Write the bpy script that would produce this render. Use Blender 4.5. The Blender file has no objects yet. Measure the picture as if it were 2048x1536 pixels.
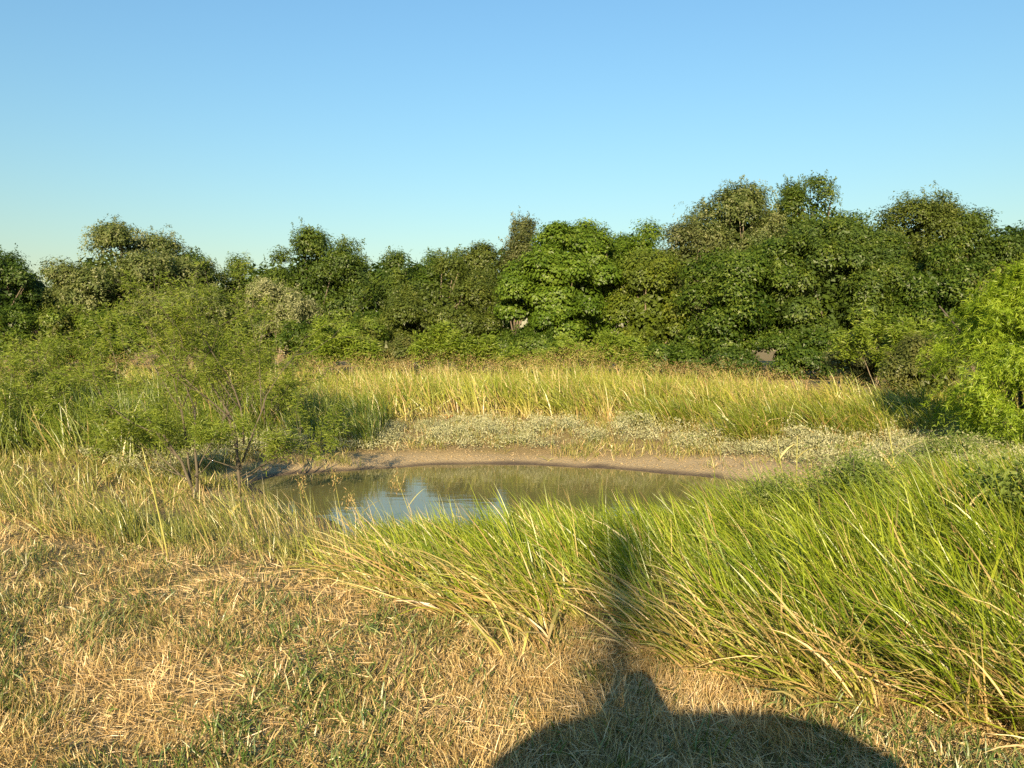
import bpy, bmesh, math
import numpy as np
from mathutils import Vector

# ------------------------------------------------------------------ camera, sky, sun
F = 1550.0                      # focal length in pixels of the 2048 px wide photograph
CAMZ = 1.65
PITCH = math.atan(68 / F)       # looking slightly down
scene = bpy.context.scene
C = scene.collection

cam_data = bpy.data.cameras.new('camera')
cam_data.sensor_width = 36.0
cam_data.lens = 36.0 * F / 2048
cam_data.clip_end = 3000
cam_data.clip_start = 0.02
cam = bpy.data.objects.new('camera', cam_data)
C.objects.link(cam)
cam.location = (0, 0, CAMZ)
cam.rotation_euler = (math.pi / 2 - PITCH, 0, 0)
scene.camera = cam

SUN_EL = math.radians(21.5)
SUN_AZ = math.radians(8.8)      # the light travels towards +Y and 9 degrees to +X
world = bpy.data.worlds.new('World')
scene.world = world
world.use_nodes = True
wn = world.node_tree
sky = wn.nodes.new('ShaderNodeTexSky')
sky.sky_type = 'NISHITA'
sky.sun_disc = False
sky.sun_elevation = SUN_EL
sky.sun_rotation = math.radians(180) + SUN_AZ
sky.altitude = 2440
sky.air_density = 3.1
sky.dust_density = 2.3
sky.ozone_density = 9.2
bg = wn.nodes['Background']
bg.inputs['Strength'].default_value = 0.078
wn.links.new(sky.outputs[0], bg.inputs['Color'])

sun_data = bpy.data.lights.new('sun', 'SUN')
sun_data.energy = 5.0
sun_data.angle = math.radians(0.55)
sun_data.color = (1.0, 0.78, 0.48)
sun = bpy.data.objects.new('sun', sun_data)
C.objects.link(sun)
ld = Vector((math.sin(SUN_AZ) * math.cos(SUN_EL), math.cos(SUN_AZ) * math.cos(SUN_EL), -math.sin(SUN_EL)))
sun.rotation_euler = ld.to_track_quat('-Z', 'Y').to_euler()

vs = scene.view_settings
vs.view_transform = 'Standard'
vs.look = 'None'
vs.exposure = 1.35
vs.gamma = 1.0
vs.use_curve_mapping = False
cy = scene.cycles
cy.max_bounces = 6
cy.diffuse_bounces = 3
cy.glossy_bounces = 3
cy.transmission_bounces = 4
cy.transparent_max_bounces = 8
cy.sample_clamp_indirect = 2.0
try:
    cy.use_denoising = False
except Exception:
    pass

# ------------------------------------------------------------------ helpers
def ray(u, v):
    a, b = (u - 1024) / F, -(v - 768) / F
    return np.array((a, math.cos(PITCH) + b * math.sin(PITCH), -math.sin(PITCH) + b * math.cos(PITCH)))

def at(u, v, Y):
    d = ray(u, v)
    return np.array((0, 0, CAMZ)) + d * (Y / d[1])

def px(u, v, z=0.0):
    d = ray(u, v)
    return np.array((0, 0, CAMZ)) + d * ((z - CAMZ) / d[2])

def _hash(ix, iy, s):
    h = (ix.astype(np.int64) * 374761393 + iy.astype(np.int64) * 668265263 + s * 974634777) & 0x7fffffff
    h = ((h ^ (h >> 13)) * 1274126177) & 0x7fffffff
    h = h ^ (h >> 16)
    return (h & 0xffff) / 65535.0

def vnoise(x, y, scale, seed=0):
    x = np.asarray(x, float) / scale + 1000.0; y = np.asarray(y, float) / scale + 1000.0
    ix, iy = np.floor(x), np.floor(y)
    fx, fy = x - ix, y - iy
    fx = fx * fx * (3 - 2 * fx); fy = fy * fy * (3 - 2 * fy)
    a = _hash(ix, iy, seed); b = _hash(ix + 1, iy, seed); c = _hash(ix, iy + 1, seed); d = _hash(ix + 1, iy + 1, seed)
    return (a * (1 - fx) + b * fx) * (1 - fy) + (c * (1 - fx) + d * fx) * fy

def fbm(x, y, scale, seed=0, octv=3):
    s, w, t = 0, 0.5, 0
    for k in range(octv):
        s = s + w * vnoise(x, y, scale / 2 ** k, seed + 17 * k); t += w; w *= 0.5
    return s / t

def sstep(a, b, x):
    t = np.clip((np.asarray(x, float) - a) / (b - a), 0, 1)
    return t * t * (3 - 2 * t)

def norm(v):
    return v / np.maximum(np.linalg.norm(v, axis=-1, keepdims=True), 1e-9)

def build(name, verts, tris, mat, parent=None, var=None, smooth=False):
    verts = np.ascontiguousarray(verts, dtype=np.float32); tris = np.ascontiguousarray(tris, dtype=np.int32)
    k = tris.shape[1]
    me = bpy.data.meshes.new(name)
    me.vertices.add(len(verts)); me.vertices.foreach_set('co', verts.ravel())
    me.loops.add(tris.size); me.loops.foreach_set('vertex_index', tris.ravel())
    me.polygons.add(len(tris))
    me.polygons.foreach_set('loop_start', np.arange(0, tris.size, k, dtype=np.int32))
    try:
        me.polygons.foreach_set('loop_total', np.full(len(tris), k, dtype=np.int32))
    except Exception:
        pass
    if var is not None:
        at_ = me.attributes.new('var', 'FLOAT_COLOR', 'POINT')
        a4 = np.ones((len(verts), 4), np.float32); a4[:, :3] = var
        at_.data.foreach_set('color', a4.ravel())
    me.update(calc_edges=True)
    me.polygons.foreach_set('use_smooth', np.full(len(tris), smooth, dtype=bool))
    me.materials.append(mat)
    o = bpy.data.objects.new(name, me)
    C.objects.link(o)
    o.parent = parent
    return o

def tag(o, label=None, cat=None, group=None, kind=None):
    if label: o['label'] = label
    if cat: o['category'] = cat
    if group: o['group'] = group
    if kind: o['kind'] = kind
    return o

def empty(name, loc):
    o = bpy.data.objects.new(name, None); C.objects.link(o); o.location = tuple(float(a) for a in loc)
    o.empty_display_size = 0.1
    return o

def blades(base, az, length, width, tilt, bend, seg, rng, dry=None, rnd=None, wtip=0.0, twist=None):
    """curved tapering strips; returns verts, tris, var(random, t, dry)"""
    n = len(base)
    az = np.broadcast_to(az, n); length = np.broadcast_to(length, n); width = np.broadcast_to(width, n)
    tilt = np.broadcast_to(tilt, n); bend = np.broadcast_to(bend, n)
    if dry is None: dry = np.zeros(n)
    if rnd is None: rnd = rng.random(n)
    ts = np.linspace(0, 1, seg + 1)
    hx, hy = np.cos(az), np.sin(az)
    if twist is None: twist = rng.normal(0, 0.9, n)
    sx, sy = -hy * np.cos(twist), hx * np.cos(twist)
    pos = np.zeros((n, seg + 1, 3)); pos[:, 0] = base
    nrm_h = np.sin(twist)
    sidev = np.zeros((n, seg + 1, 3))
    for i in range(seg + 1):
        tm = (ts[i] if i == 0 else 0.5 * (ts[i] + ts[i - 1]))
        th = tilt + bend * tm ** 1.5
        if i:
            st = length / seg
            pos[:, i, 0] = pos[:, i - 1, 0] + hx * np.sin(th) * st
            pos[:, i, 1] = pos[:, i - 1, 1] + hy * np.sin(th) * st
            pos[:, i, 2] = pos[:, i - 1, 2] + np.cos(th) * st
        # side vector: horizontal perpendicular turned about the blade axis
        nx, ny, nz = -hx * np.cos(th), -hy * np.cos(th), np.sin(th)
        sidev[:, i, 0] = sx + nrm_h * nx; sidev[:, i, 1] = sy + nrm_h * ny; sidev[:, i, 2] = nrm_h * nz
    wprof = np.clip(np.where(ts < 0.35, 0.6 + ts / 0.35 * 0.4, 1 - ((ts - 0.35) / 0.65) ** 1.6), 0, 1)
    wprof = np.maximum(wprof, wtip)
    V = np.zeros((n, 2 * seg + 1, 3))
    for i in range(seg):
        w = (width * wprof[i] * 0.5)[:, None] * sidev[:, i]
        V[:, 2 * i] = pos[:, i] - w; V[:, 2 * i + 1] = pos[:, i] + w
    V[:, 2 * seg] = pos[:, seg]
    T = []
    for i in range(seg - 1):
        a = 2 * i
        T += [(a, a + 1, a + 3), (a, a + 3, a + 2)]
    a = 2 * (seg - 1)
    T.append((a, a + 1, 2 * seg))
    T = np.array(T)
    nv = 2 * seg + 1
    tris = (np.arange(n)[:, None, None] * nv + T[None]).reshape(-1, 3)
    var = np.zeros((n, nv, 3))
    var[:, :, 0] = rnd[:, None]; var[:, :, 2] = dry[:, None]
    tv = np.repeat(ts, 2)[:nv]; tv[-1] = 1
    var[:, :, 1] = tv[None]
    return V.reshape(-1, 3), tris, var.reshape(-1, 3), pos[:, -1]

def leaves(pos, nrm, axis, ln, wd, rnd, fold=0.25):
    """lozenge leaves, folded a little along the midrib: 4 verts, 2 tris"""
    n = len(pos)
    nrm = norm(nrm)
    ax = norm(axis - nrm * np.sum(axis * nrm, 1)[:, None])
    sd = np.cross(nrm, ax)
    ln = np.broadcast_to(ln, n)[:, None]; wd = np.broadcast_to(wd, n)[:, None]
    V = np.zeros((n, 4, 3))
    V[:, 0] = pos
    mid = pos + ax * ln * 0.45
    V[:, 1] = mid + sd * wd * 0.5 + nrm * wd * fold
    V[:, 2] = pos + ax * ln
    V[:, 3] = mid - sd * wd * 0.5 + nrm * wd * fold
    T = np.array([(0, 1, 2), (0, 2, 3)])
    tris = (np.arange(n)[:, None, None] * 4 + T[None]).reshape(-1, 3)
    var = np.zeros((n, 4, 3)); var[:, :, 0] = rnd[:, None]; var[:, :, 1] = np.array([0, .5, 1, .5])[None]
    return V.reshape(-1, 3), tris, var.reshape(-1, 3)

def leaves1(pos, nrm, axis, ln, wd, rnd):
    """pointed one-triangle leaves for trees and weeds far from the camera"""
    n = len(pos)
    nrm = norm(nrm)
    ax = norm(axis - nrm * np.sum(axis * nrm, 1)[:, None])
    sd = np.cross(nrm, ax)
    ln = np.broadcast_to(ln, n)[:, None]; wd = np.broadcast_to(wd, n)[:, None]
    V = np.stack((pos - sd * wd * .6 - ax * ln * .1, pos + sd * wd * .6 + ax * ln * .15, pos + ax * ln), 1)
    var = np.zeros((n, 3, 3)); var[:, :, 0] = rnd[:, None]; var[:, :, 1] = np.array([0, 0, 1.])[None]
    return V.reshape(-1, 3), np.arange(n * 3).reshape(-1, 3), var.reshape(-1, 3)

class Bag:
    def __init__(s): s.v, s.t, s.a, s.n = [], [], [], 0
    def add(s, v, t, a=None):
        s.v.append(v); s.t.append(np.asarray(t) + s.n); s.n += len(v)
        s.a.append(np.zeros((len(v), 3)) if a is None else a)
    def obj(s, name, mat, parent=None, smooth=False, off=None):
        v = np.concatenate(s.v)
        if off is not None: v = v - np.asarray(off)
        return build(name, v, np.concatenate(s.t), mat, parent, np.concatenate(s.a), smooth)

def tube(bag, pts, rad, sides=6, rnd=0.5):
    pts = np.asarray(pts, float); n = len(pts); rad = np.broadcast_to(rad, n)
    tan = norm(np.gradient(pts, axis=0))
    ref = np.tile(np.array((0.31, 0.95, 0.05)), (n, 1))
    s = norm(np.cross(tan, ref)); b = np.cross(tan, s)
    an = np.arange(sides) / sides * 2 * math.pi
    V = pts[:, None] + rad[:, None, None] * (np.cos(an)[None, :, None] * s[:, None] + np.sin(an)[None, :, None] * b[:, None])
    T = []
    for i in range(n - 1):
        for k in range(sides):
            a, c = i * sides + k, i * sides + (k + 1) % sides
            T += [(a, c, c + sides), (a, c + sides, a + sides)]
    e = (n - 1) * sides
    for k in range(1, sides - 1): T.append((e, e + k, e + k + 1)); T.append((0, k + 1, k))
    va = np.zeros((n * sides, 3)); va[:, 0] = rnd; va[:, 1] = np.repeat(np.linspace(0, 1, n), sides)
    bag.add(V.reshape(-1, 3), np.array(T), va)

# ------------------------------------------------------------------ materials
def new_mat(name):
    m = bpy.data.materials.new(name); m.use_nodes = True
    nt = m.node_tree; nt.nodes.clear()
    out = nt.nodes.new('ShaderNodeOutputMaterial')
    return m, nt, out

def ramp(nt, cols, fac=None):
    r = nt.nodes.new('ShaderNodeValToRGB')
    el = r.color_ramp.elements
    while len(el) < len(cols): el.new(0.5)
    for i, c in enumerate(cols):
        el[i].position = i / (len(cols) - 1); el[i].color = (*c, 1)
    if fac is not None: nt.links.new(fac, r.inputs[0])
    return r

def leaf_shader(nt, out, col, trans=0.3, gloss=0.06, rough=0.45, tint=(1.15, 1.25, 0.55)):
    d = nt.nodes.new('ShaderNodeBsdfDiffuse'); t = nt.nodes.new('ShaderNodeBsdfTranslucent')
    g = nt.nodes.new('ShaderNodeBsdfGlossy'); g.inputs['Roughness'].default_value = rough
    m1 = nt.nodes.new('ShaderNodeMixShader'); m2 = nt.nodes.new('ShaderNodeMixShader')
    tm = nt.nodes.new('ShaderNodeMix'); tm.data_type = 'RGBA'; tm.blend_type = 'MULTIPLY'; tm.inputs[0].default_value = 1
    tm.inputs[7].default_value = (*tint, 1)
    L = nt.links.new
    L(col, d.inputs['Color']); L(col, tm.inputs[6]); L(tm.outputs[2], t.inputs['Color'])
    m1.inputs[0].default_value = trans; L(d.outputs[0], m1.inputs[1]); L(t.outputs[0], m1.inputs[2])
    m2.inputs[0].default_value = gloss; L(m1.outputs[0], m2.inputs[1]); L(g.outputs[0], m2.inputs[2])
    L(m2.outputs[0], out.inputs['Surface'])

def attr(nt):
    a = nt.nodes.new('ShaderNodeAttribute'); a.attribute_name = 'var'
    s = nt.nodes.new('ShaderNodeSeparateColor'); nt.links.new(a.outputs['Color'], s.inputs[0])
    return s

def leaf_mat(name, cols, trans=0.3, gloss=0.02, patch=None, pscale=1.2):
    m, nt, out = new_mat(name)
    s = attr(nt)
    r = ramp(nt, cols, s.outputs[0])
    col = r.outputs[0]
    if patch:
        n = nt.nodes.new('ShaderNodeTexNoise'); n.inputs['Scale'].default_value = pscale; n.inputs['Detail'].default_value = 2
        tc = nt.nodes.new('ShaderNodeNewGeometry'); nt.links.new(tc.outputs['Position'], n.inputs['Vector'])
        mr = nt.nodes.new('ShaderNodeMapRange'); mr.inputs[1].default_value = 0.42; mr.inputs[2].default_value = 0.68
        nt.links.new(n.outputs[0], mr.inputs[0])
        mx = nt.nodes.new('ShaderNodeMix'); mx.data_type = 'RGBA'
        nt.links.new(mr.outputs[0], mx.inputs[0]); nt.links.new(col, mx.inputs[6]); mx.inputs[7].default_value = (*patch, 1)
        col = mx.outputs[2]
    leaf_shader(nt, out, col, trans, gloss)
    return m

def grass_mat(name, green, drycols, base_dry=0.0, trans=0.28, gloss=0.05, tipdry=0.0):
    """colour from a random value; dry blades (var.b) take the straw ramp; base_dry: blade bases turn straw"""
    m, nt, out = new_mat(name)
    s = attr(nt)
    g = ramp(nt, green, s.outputs[0]); d = ramp(nt, drycols, s.outputs[0])
    mx = nt.nodes.new('ShaderNodeMix'); mx.data_type = 'RGBA'
    mr = nt.nodes.new('ShaderNodeMapRange'); mr.inputs[1].default_value = 0.0; mr.inputs[2].default_value = 0.55
    mr.inputs[3].default_value = base_dry; mr.inputs[4].default_value = 0.0
    nt.links.new(s.outputs[1], mr.inputs[0])
    ad = nt.nodes.new('ShaderNodeMath'); ad.operation = 'ADD'; ad.use_clamp = True
    nt.links.new(s.outputs[2], ad.inputs[0]); nt.links.new(mr.outputs[0], ad.inputs[1])
    nt.links.new(ad.outputs[0], mx.inputs[0]); nt.links.new(g.outputs[0], mx.inputs[6]); nt.links.new(d.outputs[0], mx.inputs[7])
    leaf_shader(nt, out, mx.outputs[2], trans, gloss, 0.4, (1.1, 1.15, 0.6))
    return m

def bark_mat(name, c1, c2, scale=9):
    m, nt, out = new_mat(name)
    p = nt.nodes.new('ShaderNodeBsdfPrincipled'); p.inputs['Roughness'].default_value = 0.9
    n = nt.nodes.new('ShaderNodeTexNoise'); n.inputs['Scale'].default_value = scale; n.inputs['Detail'].default_value = 5
    tc = nt.nodes.new('ShaderNodeTexCoord'); mp = nt.nodes.new('ShaderNodeMapping'); mp.inputs['Scale'].default_value = (3, 3, 0.6)
    nt.links.new(tc.outputs['Object'], mp.inputs[0]); nt.links.new(mp.outputs[0], n.inputs['Vector'])
    r = ramp(nt, [c1, c2], n.outputs[0]); nt.links.new(r.outputs[0], p.inputs['Base Color'])
    b = nt.nodes.new('ShaderNodeBump'); b.inputs['Strength'].default_value = 0.5; nt.links.new(n.outputs[0], b.inputs['Height'])
    nt.links.new(b.outputs[0], p.inputs['Normal']); nt.links.new(p.outputs[0], out.inputs['Surface'])
    return m

def plain_mat(name, col, rough=0.6, metal=0.0, nscale=14, amt=0.25):
    m, nt, out = new_mat(name)
    p = nt.nodes.new('ShaderNodeBsdfPrincipled'); p.inputs['Roughness'].default_value = rough; p.inputs['Metallic'].default_value = metal
    n = nt.nodes.new('ShaderNodeTexNoise'); n.inputs['Scale'].default_value = nscale
    r = ramp(nt, [tuple(c * (1 - amt) for c in col), tuple(min(1, c * (1 + amt)) for c in col)], n.outputs[0])
    nt.links.new(r.outputs[0], p.inputs['Base Color']); nt.links.new(p.outputs[0], out.inputs['Surface'])
    return m

M = {}
# tree leaves
M['dark'] = leaf_mat('leaf_dark_green', [(.020, .046, .005), (.056, .098, .010), (.120, .165, .022)])
M['deep'] = leaf_mat('leaf_deep_green', [(.018, .042, .006), (.044, .082, .011), (.092, .132, .021)])
M['elm'] = leaf_mat('leaf_elm', [(.028, .054, .006), (.072, .112, .012), (.150, .188, .028)], patch=(.06, .10, .022))
M['olive'] = leaf_mat('leaf_olive', [(.036, .056, .007), (.080, .110, .015), (.155, .178, .038)], patch=(.07, .10, .022))
M['broad'] = leaf_mat('leaf_broad', [(.040, .078, .006), (.088, .148, .012), (.160, .222, .028)])
M['yellow'] = leaf_mat('leaf_yellow_green', [(.060, .092, .008), (.110, .150, .014), (.190, .215, .030)], patch=(.08, .115, .02))
M['vine'] = leaf_mat('leaf_pale_vine', [(.038, .060, .010), (.092, .118, .027), (.235, .250, .105)], patch=(.08, .115, .03))
M['pale'] = leaf_mat('leaf_grey_vine', [(.085, .110, .032), (.165, .185, .070), (.300, .305, .160)])
M['grey'] = leaf_mat('leaf_grey_green', [(.048, .066, .018), (.090, .108, .032), (.160, .168, .065)])
M['brush'] = leaf_mat('leaf_brush', [(.060, .105, .010), (.110, .165, .016), (.185, .235, .036)], patch=(.10, .105, .025))
M['brown'] = leaf_mat('leaf_brownish', [(.055, .068, .014), (.098, .110, .024), (.165, .160, .050)], patch=(.07, .10, .02))
M['sap'] = leaf_mat('leaf_sapling', [(.085, .140, .012), (.150, .215, .020), (.250, .300, .045)], trans=.35)
M['mesq'] = leaf_mat('leaf_mesquite', [(.075, .118, .012), (.150, .205, .022), (.285, .320, .055)], trans=.35)
M['willow'] = leaf_mat('leaf_willow', [(.098, .168, .008), (.185, .275, .016), (.315, .390, .043)], trans=.35)
M['weed'] = leaf_mat('leaf_weed', [(.075, .120, .022), (.130, .180, .035), (.210, .250, .070)], trans=.3)
M['silver'] = leaf_mat('leaf_silver', [(.165, .178, .080), (.290, .295, .155), (.455, .445, .275)], trans=.2)
M['bark'] = bark_mat('bark_grey', (.07, .055, .04), (.22, .18, .13))
M['barkp'] = bark_mat('bark_pale', (.10, .08, .055), (.26, .21, .15))
M['barkm'] = bark_mat('bark_mesquite', (.05, .042, .028), (.13, .11, .075))
# grasses
STRAW = [(.33, .21, .085), (.55, .385, .17), (.75, .575, .31)]
M['tall'] = grass_mat('tall_grass_blade', [(.085, .145, .007), (.190, .260, .014), (.360, .410, .042)], STRAW, base_dry=0.6)
M['far'] = grass_mat('far_grass_blade', [(.115, .165, .014), (.235, .275, .030), (.430, .415, .085)], STRAW, base_dry=0.55)
M['lefty'] = grass_mat('green_cane_grass_blade', [(.062, .110, .010), (.125, .180, .018), (.230, .275, .042)], STRAW, base_dry=0.28)
M['mid'] = grass_mat('meadow_grass_blade', [(.095, .130, .018), (.180, .205, .032), (.310, .305, .070)], STRAW, base_dry=0.35)
M['short'] = grass_mat('short_grass_blade', [(.045, .090, .018), (.085, .140, .026), (.160, .205, .050)], STRAW, base_dry=0.45, trans=.2)
M['straw'] = grass_mat('straw_stem', STRAW, [(.36, .235, .10), (.56, .40, .19), (.74, .58, .33)], trans=.15)
M['seed'] = leaf_mat('seed_head', [(.25, .16, .065), (.38, .27, .11), (.52, .40, .19)], trans=.2)
M['stalk'] = grass_mat('stalk_blade', [(.26, .28, .06), (.40, .40, .10), (.56, .52, .18)], STRAW, base_dry=0.2)

# ground
def ground_mat():
    m, nt, out = new_mat('soil_and_mud'); L = nt.links.new
    p = nt.nodes.new('ShaderNodeBsdfPrincipled'); p.inputs['Roughness'].default_value = 0.95
    p.inputs['Specular IOR Level'].default_value = 0.15
    g = nt.nodes.new('ShaderNodeNewGeometry')
    s = attr(nt)
    def noise(sc, det=6):
        n = nt.nodes.new('ShaderNodeTexNoise'); n.inputs['Scale'].default_value = sc; n.inputs['Detail'].default_value = det
        L(g.outputs['Position'], n.inputs['Vector']); return n
    def mix(f, a, b):
        x = nt.nodes.new('ShaderNodeMix'); x.data_type = 'RGBA'; L(f, x.inputs[0]); L(a, x.inputs[6]); L(b, x.inputs[7]); return x.outputs[2]
    n1, n2, n3 = noise(2.2), noise(26, 8), noise(9)
    soil = ramp(nt, [(.13, .085, .04), (.23, .155, .075), (.34, .24, .12)], n2.outputs[0])
    thatch = ramp(nt, [(.10, .10, .035), (.22, .18, .07)], n2.outputs[0])
    mud = ramp(nt, [(.19, .145, .08), (.30, .235, .135), (.40, .32, .19)], n2.outputs[0])
    wet = ramp(nt, [(.055, .042, .030), (.105, .080, .056)], n3.outputs[0])
    c = mix(n1.outputs[0], soil.outputs[0], thatch.outputs[0])
    c = mix(s.outputs[0], c, mud.outputs[0]); c = mix(s.outputs[1], c, wet.outputs[0])
    L(c, p.inputs['Base Color'])
    v = nt.nodes.new('ShaderNodeTexVoronoi'); v.inputs['Scale'].default_value = 31; L(g.outputs['Position'], v.inputs['Vector'])
    a = nt.nodes.new('ShaderNodeMath'); a.operation = 'ADD'; L(n2.outputs[0], a.inputs[0]); L(v.outputs['Distance'], a.inputs[1])
    b = nt.nodes.new('ShaderNodeBump'); b.inputs['Strength'].default_value = 0.7; b.inputs['Distance'].default_value = 0.02
    L(a.outputs[0], b.inputs['Height']); L(b.outputs[0], p.inputs['Normal'])
    L(p.outputs[0], out.inputs['Surface'])
    return m
M['ground'] = ground_mat()

def water_mat():
    m, nt, out = new_mat('murky_pond_water'); L = nt.links.new
    p = nt.nodes.new('ShaderNodeBsdfPrincipled')
    p.inputs['Base Color'].default_value = (.11, .10, .042, 1)
    p.inputs['Roughness'].default_value = 0.035; p.inputs['IOR'].default_value = 1.33
    g = nt.nodes.new('ShaderNodeNewGeometry')
    mp = nt.nodes.new('ShaderNodeMapping'); mp.inputs['Scale'].default_value = (1.2, 3.2, 1); L(g.outputs['Position'], mp.inputs[0])
    n = nt.nodes.new('ShaderNodeTexNoise'); n.inputs['Scale'].default_value = 1.7; n.inputs['Detail'].default_value = 3; L(mp.outputs[0], n.inputs['Vector'])
    b = nt.nodes.new('ShaderNodeBump'); b.inputs['Strength'].default_value = 0.022; b.inputs['Distance'].default_value = 0.06
    L(n.outputs[0], b.inputs['Height']); L(b.outputs[0], p.inputs['Normal'])
    L(p.outputs[0], out.inputs['Surface'])
    return m
M['water'] = water_mat()

# ------------------------------------------------------------------ terrain
PC = np.array((-0.2, 10.8)); ZW = -0.35
_shore = np.array([(0.2, 13.5), (1.3, 13.2), (2.25, 12.65), (3.6, 11.4), (4.1, 10.3), (3.4, 8.9), (1.5, 8.05), (0, 7.75), (-1.3, 7.95),
                   (-2.3, 9.0), (-3.3, 10.6), (-3.95, 12.0), (-2.6, 12.85), (-1, 13.4)]) - PC
_sa = np.arctan2(_shore[:, 1], _shore[:, 0]); _sr = np.hypot(_shore[:, 0], _shore[:, 1])
_o = np.argsort(_sa); _sa, _sr = _sa[_o], _sr[_o]
_ga = np.linspace(-math.pi, math.pi, 721)
_gr = np.interp(_ga, np.concatenate((_sa - 2 * math.pi, _sa, _sa + 2 * math.pi)), np.tile(_sr, 3))
_k = np.hanning(61); _k /= _k.sum()
_gr = np.convolve(np.concatenate((_gr[-61:-1], _gr, _gr[1:61])), _k, 'same')[60:-60]
def shore_d(x, y):
    dx, dy = np.asarray(x) - PC[0], np.asarray(y) - PC[1]
    a = np.arctan2(dy, dx)
    r = np.interp(a, _ga, _gr)
    return np.hypot(dx, dy) - r + (vnoise(x, y, 1.1, 5) - 0.5) * 0.42 + (vnoise(x, y, 0.3, 6) - 0.5) * 0.13

def gz(x, y):
    x = np.asarray(x, float); y = np.asarray(y, float)
    d = shore_d(x, y)
    z = np.where(d < 0, ZW + np.maximum(d * 0.25, -0.4), ZW + 0.16 * np.minimum(d, 1.0) + 0.19 * sstep(0.9, 3.2, d))
    z = z + sstep(0.3, 2.5, d) * ((fbm(x, y, 1.6, 3) - 0.5) * 0.10 + (vnoise(x, y, 6, 4) - 0.5) * 0.12)
    z = z + (vnoise(x, y, .42, 14) - .5) * 0.055 * sstep(.8, 1.8, d)
    xr, yr = .8 * x + .6 * y, -.6 * x + .8 * y
    z = z + (fbm(xr, yr, .37, 9, 3) - .5) * (0.012 + .035 * sstep(1.2, 2.2, d)) * sstep(.02, .3, d)
    z = z + 0.25 * sstep(15.5, 21, y) * (1 - sstep(30, 45, y))
    return z

def make_ground():
    xs = np.unique(np.concatenate((np.linspace(-600, -40, 16), np.linspace(-40, -10, 20), np.linspace(-10, 10, 170), np.linspace(10, 40, 20), np.linspace(40, 600, 16))))
    ys = np.unique(np.concatenate((np.linspace(-300, -10, 12), np.linspace(-10, 2, 30), np.linspace(2, 17, 160), np.linspace(17, 50, 30), np.linspace(50, 1200, 24))))
    X, Y = np.meshgrid(xs, ys)
    Z = gz(X, Y)
    V = np.stack((X, Y, Z), -1).reshape(-1, 3)
    ny, nx = X.shape
    i = (np.arange(ny - 1)[:, None] * nx + np.arange(nx - 1)[None]).ravel()
    Q = np.stack((i, i + 1, i + nx + 1, i + nx), 1)
    d = shore_d(V[:, 0], V[:, 1])
    side = sstep(-1.0, 1.5, V[:, 1] - 10.2 + V[:, 0] * 0.25 * np.sign(V[:, 0]))   # bare mud on the far and right banks
    mudw = 0.62 + 0.7 * (fbm(V[:, 0], V[:, 1], 1.1, 8) - 0.5) + 0.9 * sstep(1.5, 4.5, V[:, 0])
    mud = (1 - sstep(mudw - .25, mudw + .35, d)) * np.maximum(side, 0.35)
    wet = 1 - sstep(0.05, 0.30, d + (fbm(V[:, 0], V[:, 1], .5, 12) - .5) * .22)
    var = np.stack((mud, wet, np.zeros_like(d)), 1)
    o = build('ground', V, Q, M['ground'], None, var, True)
    tag(o, 'dry soil meadow ground sloping to the muddy pond bank', 'ground', kind='structure')
make_ground()

def make_water():
    an = np.linspace(-math.pi, math.pi, 181)[:-1]
    r = np.interp(an, _ga, _gr) + 0.25
    V = np.zeros((181, 3)); V[1:, 0] = PC[0] + np.cos(an) * r; V[1:, 1] = PC[1] + np.sin(an) * r; V[:, 2] = ZW; V[0, :2] = PC
    k = np.arange(180)
    T = np.stack((np.zeros(180, int), k + 1, (k + 1) % 180 + 1), 1)
    o = build('pond_water', V, T, M['water'], None, None, True)
    tag(o, 'still murky olive pond water reflecting the trees', 'pond', kind='structure')
make_water()

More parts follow.
